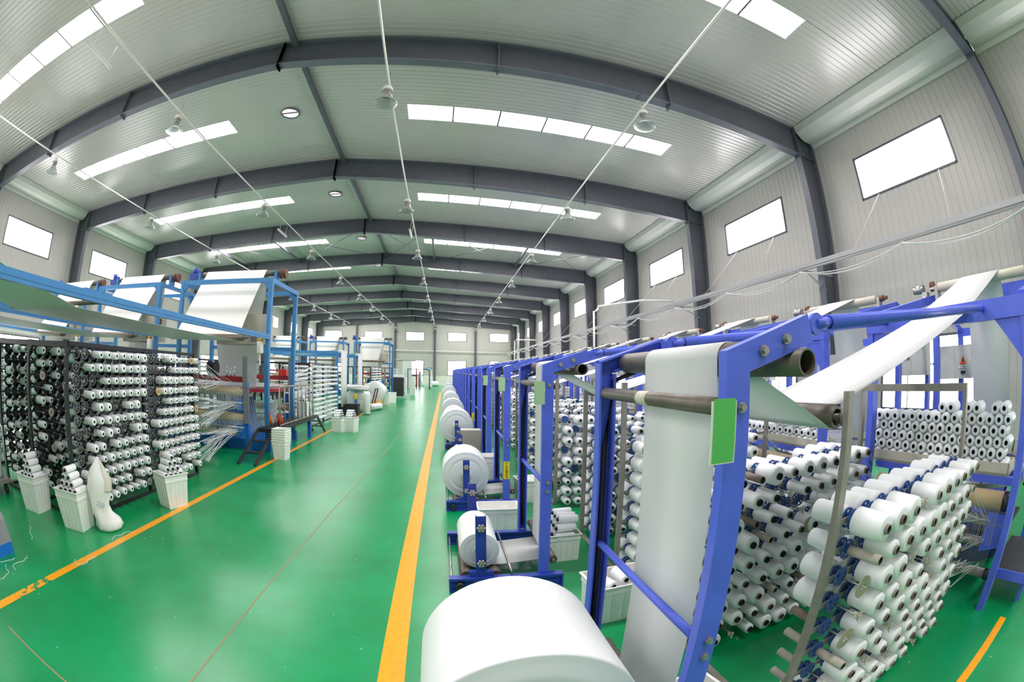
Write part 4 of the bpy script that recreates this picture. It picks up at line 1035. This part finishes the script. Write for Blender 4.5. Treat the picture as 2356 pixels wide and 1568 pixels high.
# far row at about forty metres
SF = MB(); q = sheet_left() + [(11.2, 2.2)]
xa = [-7.4] * 2 + [-8.1] * (len(q) - 3) + [-7.7]; xb = [-6.1] * 2 + [-5.75] * (len(q) - 3) + [-6.0]
q2 = q[:7] + [(11.3, 3.3), (11.2, 2.2)]; xa = [-7.4, -7.6] + [-8.1] * 5 + [-7.6, -7.6]; xb = [-6.1, -5.95] + [-5.75] * 5 + [-6.1, -6.1]
SF.strip([(x, y, z) for x, (y, z) in zip(xa, q2)], [(x, y, z) for x, (y, z) in zip(xb, q2)], .003)
SF0 = SF.build('woven_fabric_sheet', 'fabric_left', None, (LC[0], LC[1], 0))
tag(SF0, 'x', 'woven fabric', 'cloth sheets over the left looms')
for k in range(3):
    xx = (LC[0] + DX * k, LC[1] + 28.3, 0)
    dup_tree(LL0, xx, 'far steel blue loom frame beyond the wrapped rolls, %s from the aisle' % ORD[k], skip=('warp_strands', 'ring_tooth', 'bolt', 'stand_strands', 'oil_cup', 'guide_rod'))
    if k == 0: SF0.location = xx; SF0['label'] = 'far cloth sheet tapering under the loom frame closest to the aisle'
    else: dup(SF0, xx, 'far cloth sheet under the far loom frame, %s from the aisle' % ORD[k])
# work platform with railing and two step ladders
wp = empty('work_platform', (-4.9, 13.2, 0), 'dark work platform with grey railing in front of the left loom', 'platform'); O = (-4.9, 13.2, 0)
MB().box(-5.15, 11.1, .69, -4.6, 15.3, .73).build('deck', 'checker', wp, O)
MB().box(-5.15, 11.1, .62, -5.11, 15.3, .69).box(-4.64, 11.1, .62, -4.6, 15.3, .69).box(-5.15, 11.1, .62, -4.6, 11.14, .69).build('deck_frame', 'black', wp, O)
MB().tube((-4.62, 11.5, 1.83), (-4.62, 14.75, 1.83), .028, 8).build('handrail', 'grey_post', wp, O)
MB().tube((-4.62, 11.5, .78), (-4.62, 14.75, .78), .02, 8).build('lower_rail', 'grey_post', wp, O)
for k in range(9): MB().tube((-4.62, 11.5 + 3.25 * k / 8, .73), (-4.62, 11.5 + 3.25 * k / 8, 1.83), .022, 8).build('baluster', 'grey_post', wp, O)
for x, y in ((-4.75, 12.6), (-4.75, 14.7)): MB().box(x - .06, y - .06, 0, x + .06, y + .06, .62).build('platform_leg', 'deep_blue', wp, O)
for y0, y1 in ((11.1, 9.68), (15.3, 16.35)):
    l = MB()
    for x in (-5.13, -4.64): l.bar((x, y0, .69), (x, y1, 0), .05, .09)
    l = l.build('step_ladder', 'black', wp, O)
    for f in (.33, .66): MB().box(-5.13, y0 + (y1 - y0) * f - .09, .69 * (1 - f) - .015, -4.64, y0 + (y1 - y0) * f + .09, .69 * (1 - f) + .015).build('tread', 'checker', l, O)
# bottles and small things on the platform and the loom
def bottle(loc, r, h, m, lab, grp=None):
    t = MB().lathe((0, 0, 0), (0, 0, 1), [(0, 0), (0, r), (h * .6, r), (h * .8, r * .4), (h * .95, r * .36), (h * .95, 0)], 14).build('bottle', m)
    MB().lathe((0, 0, h * .93), (0, 0, 1), [(0, 0), (0, r * .42), (h * .08, r * .42), (h * .08, 0)], 10).build('cap', 'bright_red' if m != 'bottle' else 'sign_white', t)
    t.location = loc; return tag(t, lab, 'bottle', grp)
bottle((-5.02, 11.75, .73), .05, .34, 'amber', 'amber drink bottle on the work platform by the railing')
bottle((-4.80, 11.62, .73), .05, .36, 'bottle', 'clear bottle in the middle of the platform bottles')
bottle((-4.86, 11.95, .73), .055, .33, 'bright_red', 'red bottle between amber and clear bottles')
bottle((-4.72, 11.85, .73), .055, .31, 'bright_red', 'red bottle at the railing end of the platform bottles')
for k in range(3): bottle((-6.1 + .13 * k, 11.0, 2.08), .035, .26 - .04 * (k == 1), 'bottle', 'clear bottle on the red loom bar, %s from left' % ORD[k])
t = empty('black_spool', (-6.75, 11.02, 2.08), 'black round spool standing on the red bar of left loom', 'spool')
MB().lathe((0, 0, .2), (1, 0, .0), [(0, 0), (0, .2), (.04, .2), (.04, .14), (.22, .14), (.22, .2), (.26, .2), (.26, 0)], 24).build('reel', 'rubber', t)
t = MB().box(-.15, -.1, 0, .15, .1, .22).build('red_box', 'bright_red'); t.location = (-5.75, 14.7, 2.08); tag(t, 'bright red box on the rear red bar of left loom', 'box')

# ---------------------------------------------------------------- black bobbin creels on the left
LZs = [2.43 - .193 * k for k in range(12)]
LYs = [4.50 + .205 * k for k in range(9)] + [6.62 + .205 * k for k in range(8)]
PX = [-5.55, -6.9, -8.3]
def make_lcreel():
    t = empty('bobbin_creel', (-6.9, 6.35, 0), 'x', 'creel', 'black bobbin creels'); O = (-6.9, 6.35, 0)
    for X in PX:
        for y in (4.30, 6.42, 8.28): MB().box(X - .04, y - .025, 0, X + .04, y + .025, 2.58).build('post', 'black', t, O)
        for z in LZs: MB().box(X - .012, 4.3, z - .012, X + .012, 8.4, z + .012).build('rail', 'black', t, O)
        MB().box(X - .03, 4.3, 2.53, X + .03, 8.3, 2.59).build('top_rail', 'black', t, O)
        MB().box(X - .04, 4.3, 0, X + .04, 8.3, .04).build('foot_rail', 'black', t, O)
    MB().box(PX[2], 4.27, 2.5, PX[0] + .04, 4.32, 2.58).build('front_beam', 'black', t, O)
    MB().box(PX[2], 4.27, .0, PX[0] + .04, 4.32, .05).build('front_foot', 'black', t, O)
    for X in PX[:2]: MB().prism([(X + .04, 2.5), (X + .16, 2.5), (X + .04, 2.38)], 'xz', 4.275, 4.315).build('gusset', 'black', t, O)
    for X in PX:
        for k in range(12): MB().tube((X, 4.275, .25 + .195 * k), (X, 4.262, .25 + .195 * k), .013, 6).build('bolt', 'steel_bright', t, O)
    return t
LCR0 = make_lcreel(); LCR0['label'] = 'black framed creel of many small spools behind the left crates'
GS = 'small yarn spools on the black creel'
hb = MB().disc_hub((0, 0, 0), (1, 0, 0), .088, .03, .012, 6).lathe((.0, 0, 0), (1, 0, 0), [(0, .03), (.05, .026), (.06, 0)], 10).build('bobbin_hub', 'hub_black', LCR0)
hbg = MB().disc_hub((0, 0, 0), (1, 0, 0), .085, .03, .012, 6).build('bobbin_hub', 'hub_grey', LCR0)
fh = [1, 1]
bk = MB()
def low_spool(mb, p, axis, r, L=.25, n=7):
    mb.lathe(p, axis, [(.0, 0), (.0, r), (L, r), (L, .02)], n, 0); mb.lathe(Vector(p) + Vector(axis) * (L - .003), axis, [(0, 0), (0, .021)], n, 1)
rest = MB(); lcl = MB(); nind = 0
for pi, X in enumerate(PX):
    for r, z in enumerate(LZs):
        e0 = R.choice([1, 1, 2, 3]) if r < 8 else R.choice([0, 1])
        e1 = R.choice([0, 1, 2])
        for c, y in enumerate(LYs):
            if (pi == 1 and c > 8) or (pi == 2 and c > 6):
                if R.random() < .8: low_spool(bk, (X + .03, y, z), (1, 0, 0), .055)
                continue
            near = c < 9; cc = c if near else c - 9
            emp = cc < (e0 if near else e1) if pi == 0 else R.random() < .55
            if not emp and R.random() < .1: emp = True
            px = X + .03
            if pi == 0 and nind < 96 and (emp or r % 3 == 0):
                o = (dup(hbg) if emp else dup(hb)); o.parent = LCR0; o.location = (px + 6.9, y - 6.35, z); nind += 1
            else: rest.lathe((px, y, z), (1, 0, 0), [(0, 0), (.0, .088), (.012, .088), (.012, .03), (.04, .026), (.05, 0)], 12)
            rest.lathe((X - .03, y + .1, z - .05), (-1, 0, 0), [(0, 0), (0, .085), (.02, .08), (.04, 0)], 9)
            side = ('front', 'middle', 'rear')[pi]
            lab = '%s plane of black creel, %s row down, %s from near post' % (side, ORD[r], ORD[c])
            if emp:
                lcl.tube((px, y, z), (px + .26, y, z), .006, 5, 0); lcl.bar((px + .2, y, z), (px + .24, y, z), .03, .03, 0)
                u = R.random()
                if pi == 0 and u < .10: put_disc((px + .22, y, z), (0, 0, 0), 'kraft card disc, ' + lab, 'card', .072)
                elif pi == 1 and u < .22: put_disc((px + .22, y, z), (0, 0, 0), 'pale ring disc, ' + lab, 'clip', .07)
                elif pi == 0 and u < .16: put_disc((px + .2, y, z), (0, 0, 0), 'olive disc, ' + lab, 'disc', .068)
            else:
                put('yarn_spool', (px, y, z), (0, R.uniform(-.03, .03), 0), 'white spool, ' + lab, 'spool', GS, R.choice([.05, .055, .058, .062, .066, .072]), .255, .022, 'core_dark', .0)
bpy.data.objects.remove(hb.children[0]) if hb.children else None
hb.location = (PX[0] + .03 + 6.9, LYs[0] - 6.35, LZs[0] - .5 * 0); hbg.location = (PX[0] + .031 + 6.9, LYs[9] - 6.35, LZs[11])
tag(rest.build('hub_discs', 'hub_black', LCR0, (-6.9, 6.35, 0)), kind='stuff')
tag(lcl.build('empty_pegs', 'knob', LCR0, (-6.9, 6.35, 0)), kind='stuff')
# rolls on the back of the front plane, and every spool of the creels further off
for X in PX:
    for z in LZs:
        for y in LYs:
            if R.random() < .88: low_spool(bk, (X - .03, y + .1, z - .09), (-1, 0, 0), R.choice([.048, .055, .062]))
def far_creel(dx, dy, rows=12, planes=(0,), both=False, my=1):
    for pi in planes:
        for z in LZs[:rows]:
            for y in LYs:
                if R.random() < .2: continue
                low_spool(bk, (PX[pi] + dx + .03, 6.35 + (y - 6.35) * my + dy, z), (1, 0, 0), R.choice([.045, .05, .056]), n=6)
                if both: low_spool(bk, (PX[pi] + dx - .03, 6.35 + (y - 6.35) * my + dy, z), (-1, 0, 0), .048, n=5)
far = [(0, 12.9, 'black creel of spools beyond the near left loom'), (DX, 0, 'black creel in the second column, near row'), (2 * DX, 0, 'black creel in the third column, near row'),
       (DX, 12.9, 'black creel in the second column, beyond the near looms'), (0, 28.0, 'far black creel before the far left looms'), (DX, 28.0, 'far black creel in the second column'),
       (0, 41.0, 'farthest black creel beyond the far looms'), (3.5, 52.0, 'creel standing before the end wall windows')]
ch0 = [c for c in LCR0.children if c.name.split('.')[0] in ('post', 'rail', 'top_rail', 'foot_rail', 'front_beam')]
for dx, dy, lab in far:
    dup_tree(LCR0, (-6.9 + dx, 6.35 + dy, 0), lab, ch=ch0)
    far_creel(dx, dy, planes=(0, 1) if dy < 20 else (0,))
tag(bk.build('distant_yarn_spools', ['yarn_end', 'core_dark']), 'hundreds of white spools on the black creels further back', 'spools', None, 'stuff')
# yarn running from the near creel to the loom, and from loom to the far creel
m = MB()
for r, z in enumerate(LZs):
    for k in range(12):
        zt = (1.9 if r < 4 else 1.32 if r < 8 else .66)
        p0 = (-5.45 + R.uniform(-.1, .25), 8.35, z + R.uniform(-.03, .03)); xt = -5.9 + (-.12 * k if r < 4 else R.uniform(-.25, .25))
        m.bar(p0, (xt, 10.9, zt + R.uniform(-.05, .05)), .008, .004)
tag(m.build('yarn_strands', 'strand'), 'fanned white yarn strands between black creel and nearest left loom', 'yarn', None, 'stuff')
m = MB()
for r, z in enumerate(LZs):
    for k in range(8):
        zt = (1.9 if r < 4 else 1.32 if r < 8 else .66)
        m.bar((-5.45 + R.uniform(-.1, .25), 17.1, z + R.uniform(-.03, .03)), (-5.8 + R.uniform(-.3, .2), 14.8, zt + R.uniform(-.05, .05)), .01, .005)
tag(m.build('yarn_strands', 'strand'), 'white yarn strands running from left loom to the creel beyond it', 'yarn', None, 'stuff')
# ---------------------------------------------------------------- crates, sack and other things left of the aisle
def heap(name, cx, cy, rz, z0, lab, layers=(4, 3, 2, 1), r=.052, L=.3, dx=.11):
    ca, sa = math.cos(rz), math.sin(rz)
    for l, n in enumerate(layers):
        for k in range(n):
            u = (k - (n - 1) / 2) * dx
            p = (cx + u * ca + L / 2 * sa, cy + u * sa - L / 2 * ca, z0 + l * dx * .86)
            roll_in(p, rz + PI / 2, 'white roll, %s, %s layer, %s from left' % (lab, ORD[l], ORD[k]), 'rolls in ' + name, r, L)
for nm, cx, cy, rz, lab in (('the far left crate', -6.62, 4.02, .15, 'leftmost crate by the black creel'), ('the crate beside the sack', -5.42, 4.12, .2, 'crate left of the white sack'),
                            ('the crate at the yellow line', -4.72, 6.08, 1.2, 'crate between sack and yellow line')):
    crate((cx, cy, 0), .52, .46, .58, rz, 'white crate heaped with rolls, the ' + lab)
    heap(nm, cx, cy, rz, .56, lab)
for nm, cx, cy, lab in (('the pair, left', -4.08, 16.45, 'left crate of the pair beyond the steps'), ('the pair, right', -3.62, 16.6, 'right crate of the pair beyond the steps')):
    crate((cx, cy, 0), .46, .46, .55, 1.3, 'white crate heaped with rolls, ' + lab, tp=.86)
    heap(nm, cx, cy, 1.3, .53, lab, (4, 4, 3, 2), .05, .3, .1)
st = empty('crate_stack', (-4.32, 10.75, 0), 'x', 'crate') if 0 else None
for k in range(6):
    crate((-4.33 + .004 * k, 10.82, .062 * k), .40, .42, .5, -.08 + R.uniform(-.02, .02), 'empty white crate nested in stack by the step ladder, %s from the bottom' % ORD[k], 'nested crate stack', tp=.8)
crate((-4.83, 14.3, .73), .42, .4, .5, 0, 'white crate of rolls standing on the work platform behind the railing', tp=.86)
heap('the platform crate', -4.83, 14.3, 0, 1.21, 'crate on the platform', (3, 2, 1), .05, .3, .11)
# white woven sack, slumped, open at the top
def sack():
    m = MB(); n = 28; rows = []
    # width, depth, lean of each level; the neck tips over to a peak
    lv = [(0, .20, .17, .02, 0), (.05, .24, .2, .04, 0), (.14, .22, .17, .03, 0), (.25, .17, .15, -.04, 0), (.36, .155, .13, -.06, .0), (.5, .19, .13, -.03, .01), (.62, .215, .13, -.01, .02), (.74, .2, .11, -.01, .03), (.86, .135, .08, -.02, .04), (.96, .065, .04, .0, .05), (1.03, .015, .01, .01, .05)]
    for z, w_, d_, lx, ly in lv:
        row = []
        for k in range(n):
            a = 2 * PI * k / n; f = 1 + .07 * math.sin(3 * a + z * 9) + .05 * math.sin(7 * a - z * 14) + R.uniform(-.02, .02)
            ex = math.copysign(abs(math.cos(a)) ** .8, math.cos(a)); ey = math.copysign(abs(math.sin(a)) ** .8, math.sin(a))
            row.append((lx + w_ * ex * f, ly + d_ * ey * f, z))
        rows.append(row)
    v = [p for r in rows for p in r]; f = []
    for i in range(len(rows) - 1):
        for k in range(n): f.append((i * n + k, i * n + (k + 1) % n, (i + 1) * n + (k + 1) % n, (i + 1) * n + k))
    m.add(v, f + [tuple(range(n))[::-1], tuple((len(rows) - 1) * n + k for k in range(n))], 0, True)
    return m.build('woven_sack', 'bag')
sk = sack(); sk.location = (-4.98, 4.42, 0); sk.rotation_euler = (0, 0, .8)
tag(sk, 'white woven plastic sack slumped beside the heaped crate', 'sack')
def sack_flap():
    lv = [(.58, .208, .13, -.014, .018), (.66, .21, .123, -.01, .023), (.74, .2, .11, -.01, .03), (.82, .157, .09, -.017, .037), (.9, .107, .064, -.013, .043), (.96, .065, .04, .0, .05), (1.02, .02, .013, .01, .05)]
    m = MB(); v = []; nn = 7
    for i, (z, w_, d_, lx, ly) in enumerate(lv):
        for k in range(nn):
            a0 = -1.35 + .1 * i; a = a0 + (-.12 - a0) * k / (nn - 1); f = 1.09 + .07 * math.sin(3 * a + z * 9)
            v.append((lx + w_ * math.copysign(abs(math.cos(a)) ** .8, math.cos(a)) * f, ly + d_ * math.copysign(abs(math.sin(a)) ** .8, math.sin(a)) * f - .006, z))
    m.add(v, [(i * nn + k, i * nn + k + 1, (i + 1) * nn + k + 1, (i + 1) * nn + k) for i in range(len(lv) - 1) for k in range(nn - 1)], 0, True)
    return m.build('open_flap', 'tray', sk)
sack_flap()
text('handwriting', '258', .10, 'pen', (-.05, -.155, .40), (PI / 2, .3, .0), sk)
# loose yarn threads on the floor
for k in range(9):
    x, y = [(-6.5, 3.0), (-6.1, 2.7), (-5.6, 3.1), (-5.3, 2.5), (-5.0, 2.3), (-4.4, 3.5), (-4.9, 1.9), (-5.4, 1.9), (-4.6, 4.1)][k]
    pts = []; a = R.uniform(0, 6)
    for q in range(14):
        pts.append((x, y, .006)); a += R.uniform(-.9, .9); x += .045 * math.cos(a); y += .045 * math.sin(a)
    o = MB().path(pts, .004, 5).build('yarn_scrap', 'strand'); tag(o, 'curly white yarn scrap on floor %s' % ('nearest the trolley', 'in front of the leftmost crate', 'before the crate beside the sack', 'between machine corner and crates', 'in front of the sack', 'beside the sack, near the yellow line', 'crossing the worn yellow line', 'beside the grey machine corner', 'behind the sack at the yellow line')[k], 'yarn scrap')
# machine corner and a trolley at the left edge
gc = empty('machine_corner', (-5.8, 2.25, 0), 'grey sheet-metal machine cover on a blue base at the left edge', 'machine'); O = (-5.8, 2.25, 0)
MB().prism([(-7.0, .14), (-5.48, .14), (-5.55, .40), (-5.72, .56), (-7.0, .6)], 'xz', 1.5, 2.62).build('cover', 'panel_grey', gc, O)
MB().box(-7.0, 1.5, 0, -5.46, 2.6, .14).build('base', 'deep_blue', gc, O)
tr = empty('hand_trolley', (-8.1, 4.1, 0), 'flat grey trolley with upright handle at the left edge', 'trolley'); O = (-8.1, 4.1, 0)
MB().box(-8.9, 3.5, .2, -7.7, 4.05, .26).build('deck', 'grey_post', tr, O)
MB().tube((-7.74, 4.0, .26), (-7.74, 4.0, 1.15), .018, 8).build('handle', 'steel_bright', tr, O)
for x in (-7.8, -8.8): MB().lathe((x, 3.9, .085), (0, 1, 0), [(0, 0), (0, .085), (.05, .085), (.05, 0)], 16).box(x - .03, 3.89, .1, x + .03, 3.96, .2).build('wheel', 'rubber', tr, O)
wr = MB().lathe((0, 0, 0), (0, 0, 1), [(0, 0), (0, .24), (.02, .26), (.9, .25), (.94, .2), (.94, 0)], 26).build('wrapped_roll', 'bag'); wr.location = (-8.13, 3.78, .26)
tag(wr, 'white wrapped roll standing on the trolley at the left edge', 'roll')

# ---------------------------------------------------------------- winders with hanging cloth and wrapped rolls beyond the left creel
def left_gate(y, lab, labs):
    t = empty('cloth_hanging_frame', (-5.5, y + .9, 0), lab, 'frame', 'hanging frames left'); O = (-5.5, y + .9, 0)
    for yy in (y, y + 1.85):
        MB().box(-5.56, yy - .06, 0, -5.44, yy + .06, 3.2).build('post', 'sky_blue', t, O)
        MB().box(-11.0, yy - .065, 3.1, -5.435, yy + .065, 3.24).build('beam', 'sky_blue', t, O)
    MB().box(-5.56, y, 2.98, -5.44, y + 1.85, 3.06).build('cross_beam', 'blue', t, O)
    MB().tube((-5.42, y + .1, 3.25), (-5.42, y + 1.75, 3.25), .08, 18).build('roller', 'fabric', t, O)
    p = [(-10.8, 3.3), (-8.0, 3.05), (-5.48, 3.33), (-5.34, 3.25), (-5.32, 1.6), (-5.30, .45)]
    o = MB().strip([(x, y + .22, z) for x, z in p], [(x, y + 1.62, z) for x, z in p], .004).build('hanging_cloth', 'fabric', None, O); o.location = O
    tag(o, labs, 'woven fabric', 'hanging cloths left'); return t
left_gate(21.7, 'blue frame with hanging white cloth, the nearer one beyond the left creel', 'white cloth hanging in the nearer left frame')
left_gate(26.2, 'blue frame with hanging white cloth, the farther one beyond the left creel', 'white cloth hanging in the farther left frame')
def wrapped(loc, r, L, ax, lab, wob=.03):
    m = MB(); n = 36; d, a, b = frame(ax); rows = []
    for t_, f in ((0, 0), (0, .55), (.03, .93), (.08, 1), (L * .5, 1.02), (L - .08, 1), (L - .03, .92), (L, .5), (L, 0)):
        rows.append([d * t_ + (a * math.cos(2 * PI * k / n) + b * math.sin(2 * PI * k / n)) * r * f * (1 + wob * math.sin(5 * 2 * PI * k / n + t_ * 8) + wob * .7 * math.sin(9 * 2 * PI * k / n - t_ * 5) + R.uniform(-wob, wob) * .5) + d * R.uniform(-.02, .02) * (f < 1) for k in range(n)])
    v = [p for q in rows for p in q]; f = [(i * n + k, i * n + (k + 1) % n, (i + 1) * n + (k + 1) % n, (i + 1) * n + k) for i in range(len(rows) - 1) for k in range(n)]
    o = m.add(v, f, 0, True).build('wrapped_fabric_roll', 'film'); o.location = loc
    return tag(o, lab, 'fabric roll', 'film-wrapped rolls')
wrapped((-4.95, 24.0, .72), .62, 1.5, (0, 1, 0), 'big film-wrapped roll behind the black box and blue post, nearer one')
wrapped((-4.75, 28.6, .86), .74, 1.6, (0, 1, 0), 'big film-wrapped roll behind the yellow pallet jack, farther one')
wrapped((-4.18, 23.1, 0), .19, 1.15, (0, 0, 1), 'slim wrapped roll standing upright at the yellow line')
wrapped((-4.35, 25.2, .2), .2, 1.3, (.35, 1, 0), 'wrapped roll lying on the floor beside the yellow line')
o = wrapped((-5.45, 23.9, 1.36), .26, 1.25, (1, .1, -.06), 'crumpled film bundle lying on top of nearer wrapped roll', .12); o.scale = (1, 1, .55); o.location.z = 1.38
bx = MB().box(-5.75, 22.3, 0, -4.5, 22.9, .5).box(-5.75, 22.3, .5, -4.5, 22.32, .56).box(-5.75, 22.88, .5, -4.5, 22.9, .56).build('black_bin', 'black'); tag(bx, 'long low black bin in front of the nearer wrapped roll', 'bin')
ps = MB().box(-4.98, 23.78, 0, -4.86, 23.9, 1.35).build('winder_post', 'sky_blue'); tag(ps, 'short blue winder post with yellow tag in front of wrapped roll', 'post')
MB().box(-5.0, 23.76, .75, -4.84, 23.78, 1.08).build('yellow_tag', 'yellow', ps)
pj = empty('pallet_jack', (-4.4, 27.2, 0), 'yellow pallet jack with dark upright handle between the wrapped rolls', 'pallet jack'); O = (-4.4, 27.2, 0)
for x in (-4.55, -4.2): MB().bar((x, 25.2, .22), (x, 28.6, .30), .16, .14).build('fork', 'orange', pj, O)
MB().bar((-4.35, 26.6, .2), (-4.15, 26.9, 1.2), .05, .05).bar((-4.5, 26.6, .2), (-4.3, 26.9, 1.2), .05, .05).bar((-4.33, 26.9, 1.2), (-4.12, 26.9, 1.2), .05, .05).build('handle', 'black', pj, O)
for x in (-4.55, -4.2): MB().lathe((x - .04, 28.3, .09), (1, 0, 0), [(0, 0), (0, .09), (.08, .09), (.08, 0)], 14).build('wheel', 'rubber', pj, O)
for k, (x, y) in enumerate(((-4.15, 30.2), (-3.9, 32.2))):
    crate((x, y, 0), .6, .5, .75, 0, 'white crate at the yellow line beyond the pallet jack, %s' % ('nearer', 'farther')[k], tp=.9)
for k in range(2): roll_in((-4.15 + .2 * k, 30.1, .8), PI / 2, 'white roll on crate beyond pallet jack, %s' % ('left', 'right')[k], 'rolls beyond the pallet jack', .07, .3)
ca = empty('black_cabinet_cart', (-4.0, 38.4, 0), 'tall black cart of rolls standing at the end of left yellow line', 'cart'); O = (-4.0, 38.4, 0)
MB().box(-4.5, 37.8, .15, -3.6, 38.4, 1.75).build('cabinet', 'black', ca, O)
for x in (-4.4, -3.7): MB().lathe((x, 37.9, .075), (0, 1, 0), [(0, 0), (0, .075), (.05, .075), (.05, 0)], 12).build('wheel', 'sign_white', ca, O)
bm = MB()
for r in range(11):
    for k in range(4): bm.lathe((-3.59, 37.9 + .15 * k, .25 + .14 * r), (1, 0, 0), [(0, 0), (0, .065), (.25, .065), (.25, .025), (.2, .0)], 8)
for r in range(2):
    for k in range(8): bm.lathe((-4.45 + .11 * k, 37.85, 1.82 + r * .1), (0, 1, 0), [(0, 0), (0, .055), (.4, .055), (.4, 0)], 8)
tag(bm.build('cart_rolls', 'yarn_end'), 'white rolls stacked on and beside the black cart', 'rolls', None, 'stuff')
for k in range(8): crate((-3.15, 42.5, .17 * k), .5, .5, .42, R.uniform(-.05, .05), 'cream crate stacked in the distance right of the black cart, %s from bottom' % ORD[k], 'far crate column', tp=.9)
for k, x in enumerate((-5.6, -2.2, 1.0)):
    wrapped((x, 66.5, .4), .4, 1.2, (1, .2, 0), 'white wrapped bundle at the foot of the end wall, %s from left' % ORD[k])
tb = MB().tube((-3.3, 66.3, 0), (-3.9, 67.5, 2.1), .16, 14).build('leaning_roll', 'film'); tag(tb, 'pale roll leaning against the end wall beside the windows', 'roll')
# machine with red uprights at the far end
rm = empty('far_loom', (-5.2, 58, 0), 'purple and red machine before the end wall window, far left of the aisle', 'machine'); O = (-5.2, 58, 0)
for x in (-6.6, -3.8): MB().box(x - .08, 57.9, 0, x + .08, 58.1, 2.6).build('upright', 'red' if x > -5 else 'blue2', rm, O)
MB().box(-6.6, 57.9, 1.6, -3.8, 58.1, 1.75).build('beam', 'blue2', rm, O)
MB().box(-5.6, 57.5, 0, -4.4, 57.8, 3.6).build('cloth_column', 'fabric', rm, O)
MB().tube((-6.6, 57.6, 3.65), (-3.9, 57.6, 3.65), .1, 10).build('roller', 'grey_post', rm, O)

# lint and specks swept about on the floor, beyond counting
lm = MB()
for k in range(260):
    u = R.random()
    x, y = (R.uniform(-6.5, -.7), R.uniform(1.0, 6)) if u < .6 else (R.uniform(-4.4, 1.0), R.uniform(5, 14)) if u < .85 else (R.uniform(2.0, 5.5), R.uniform(.2, 1.2))
    a = R.uniform(0, PI); l = R.choice([.003, .003, .004, .005, .012])
    dx, dy = math.cos(a) * l, math.sin(a) * l
    lm.bar((x - dx, y - dy, .0025), (x + dx, y + dy, .0025), .004, .003)
tag(lm.build('floor_lint', 'strand'), 'tiny white lint specks scattered over the green floor', 'lint', None, 'stuff')
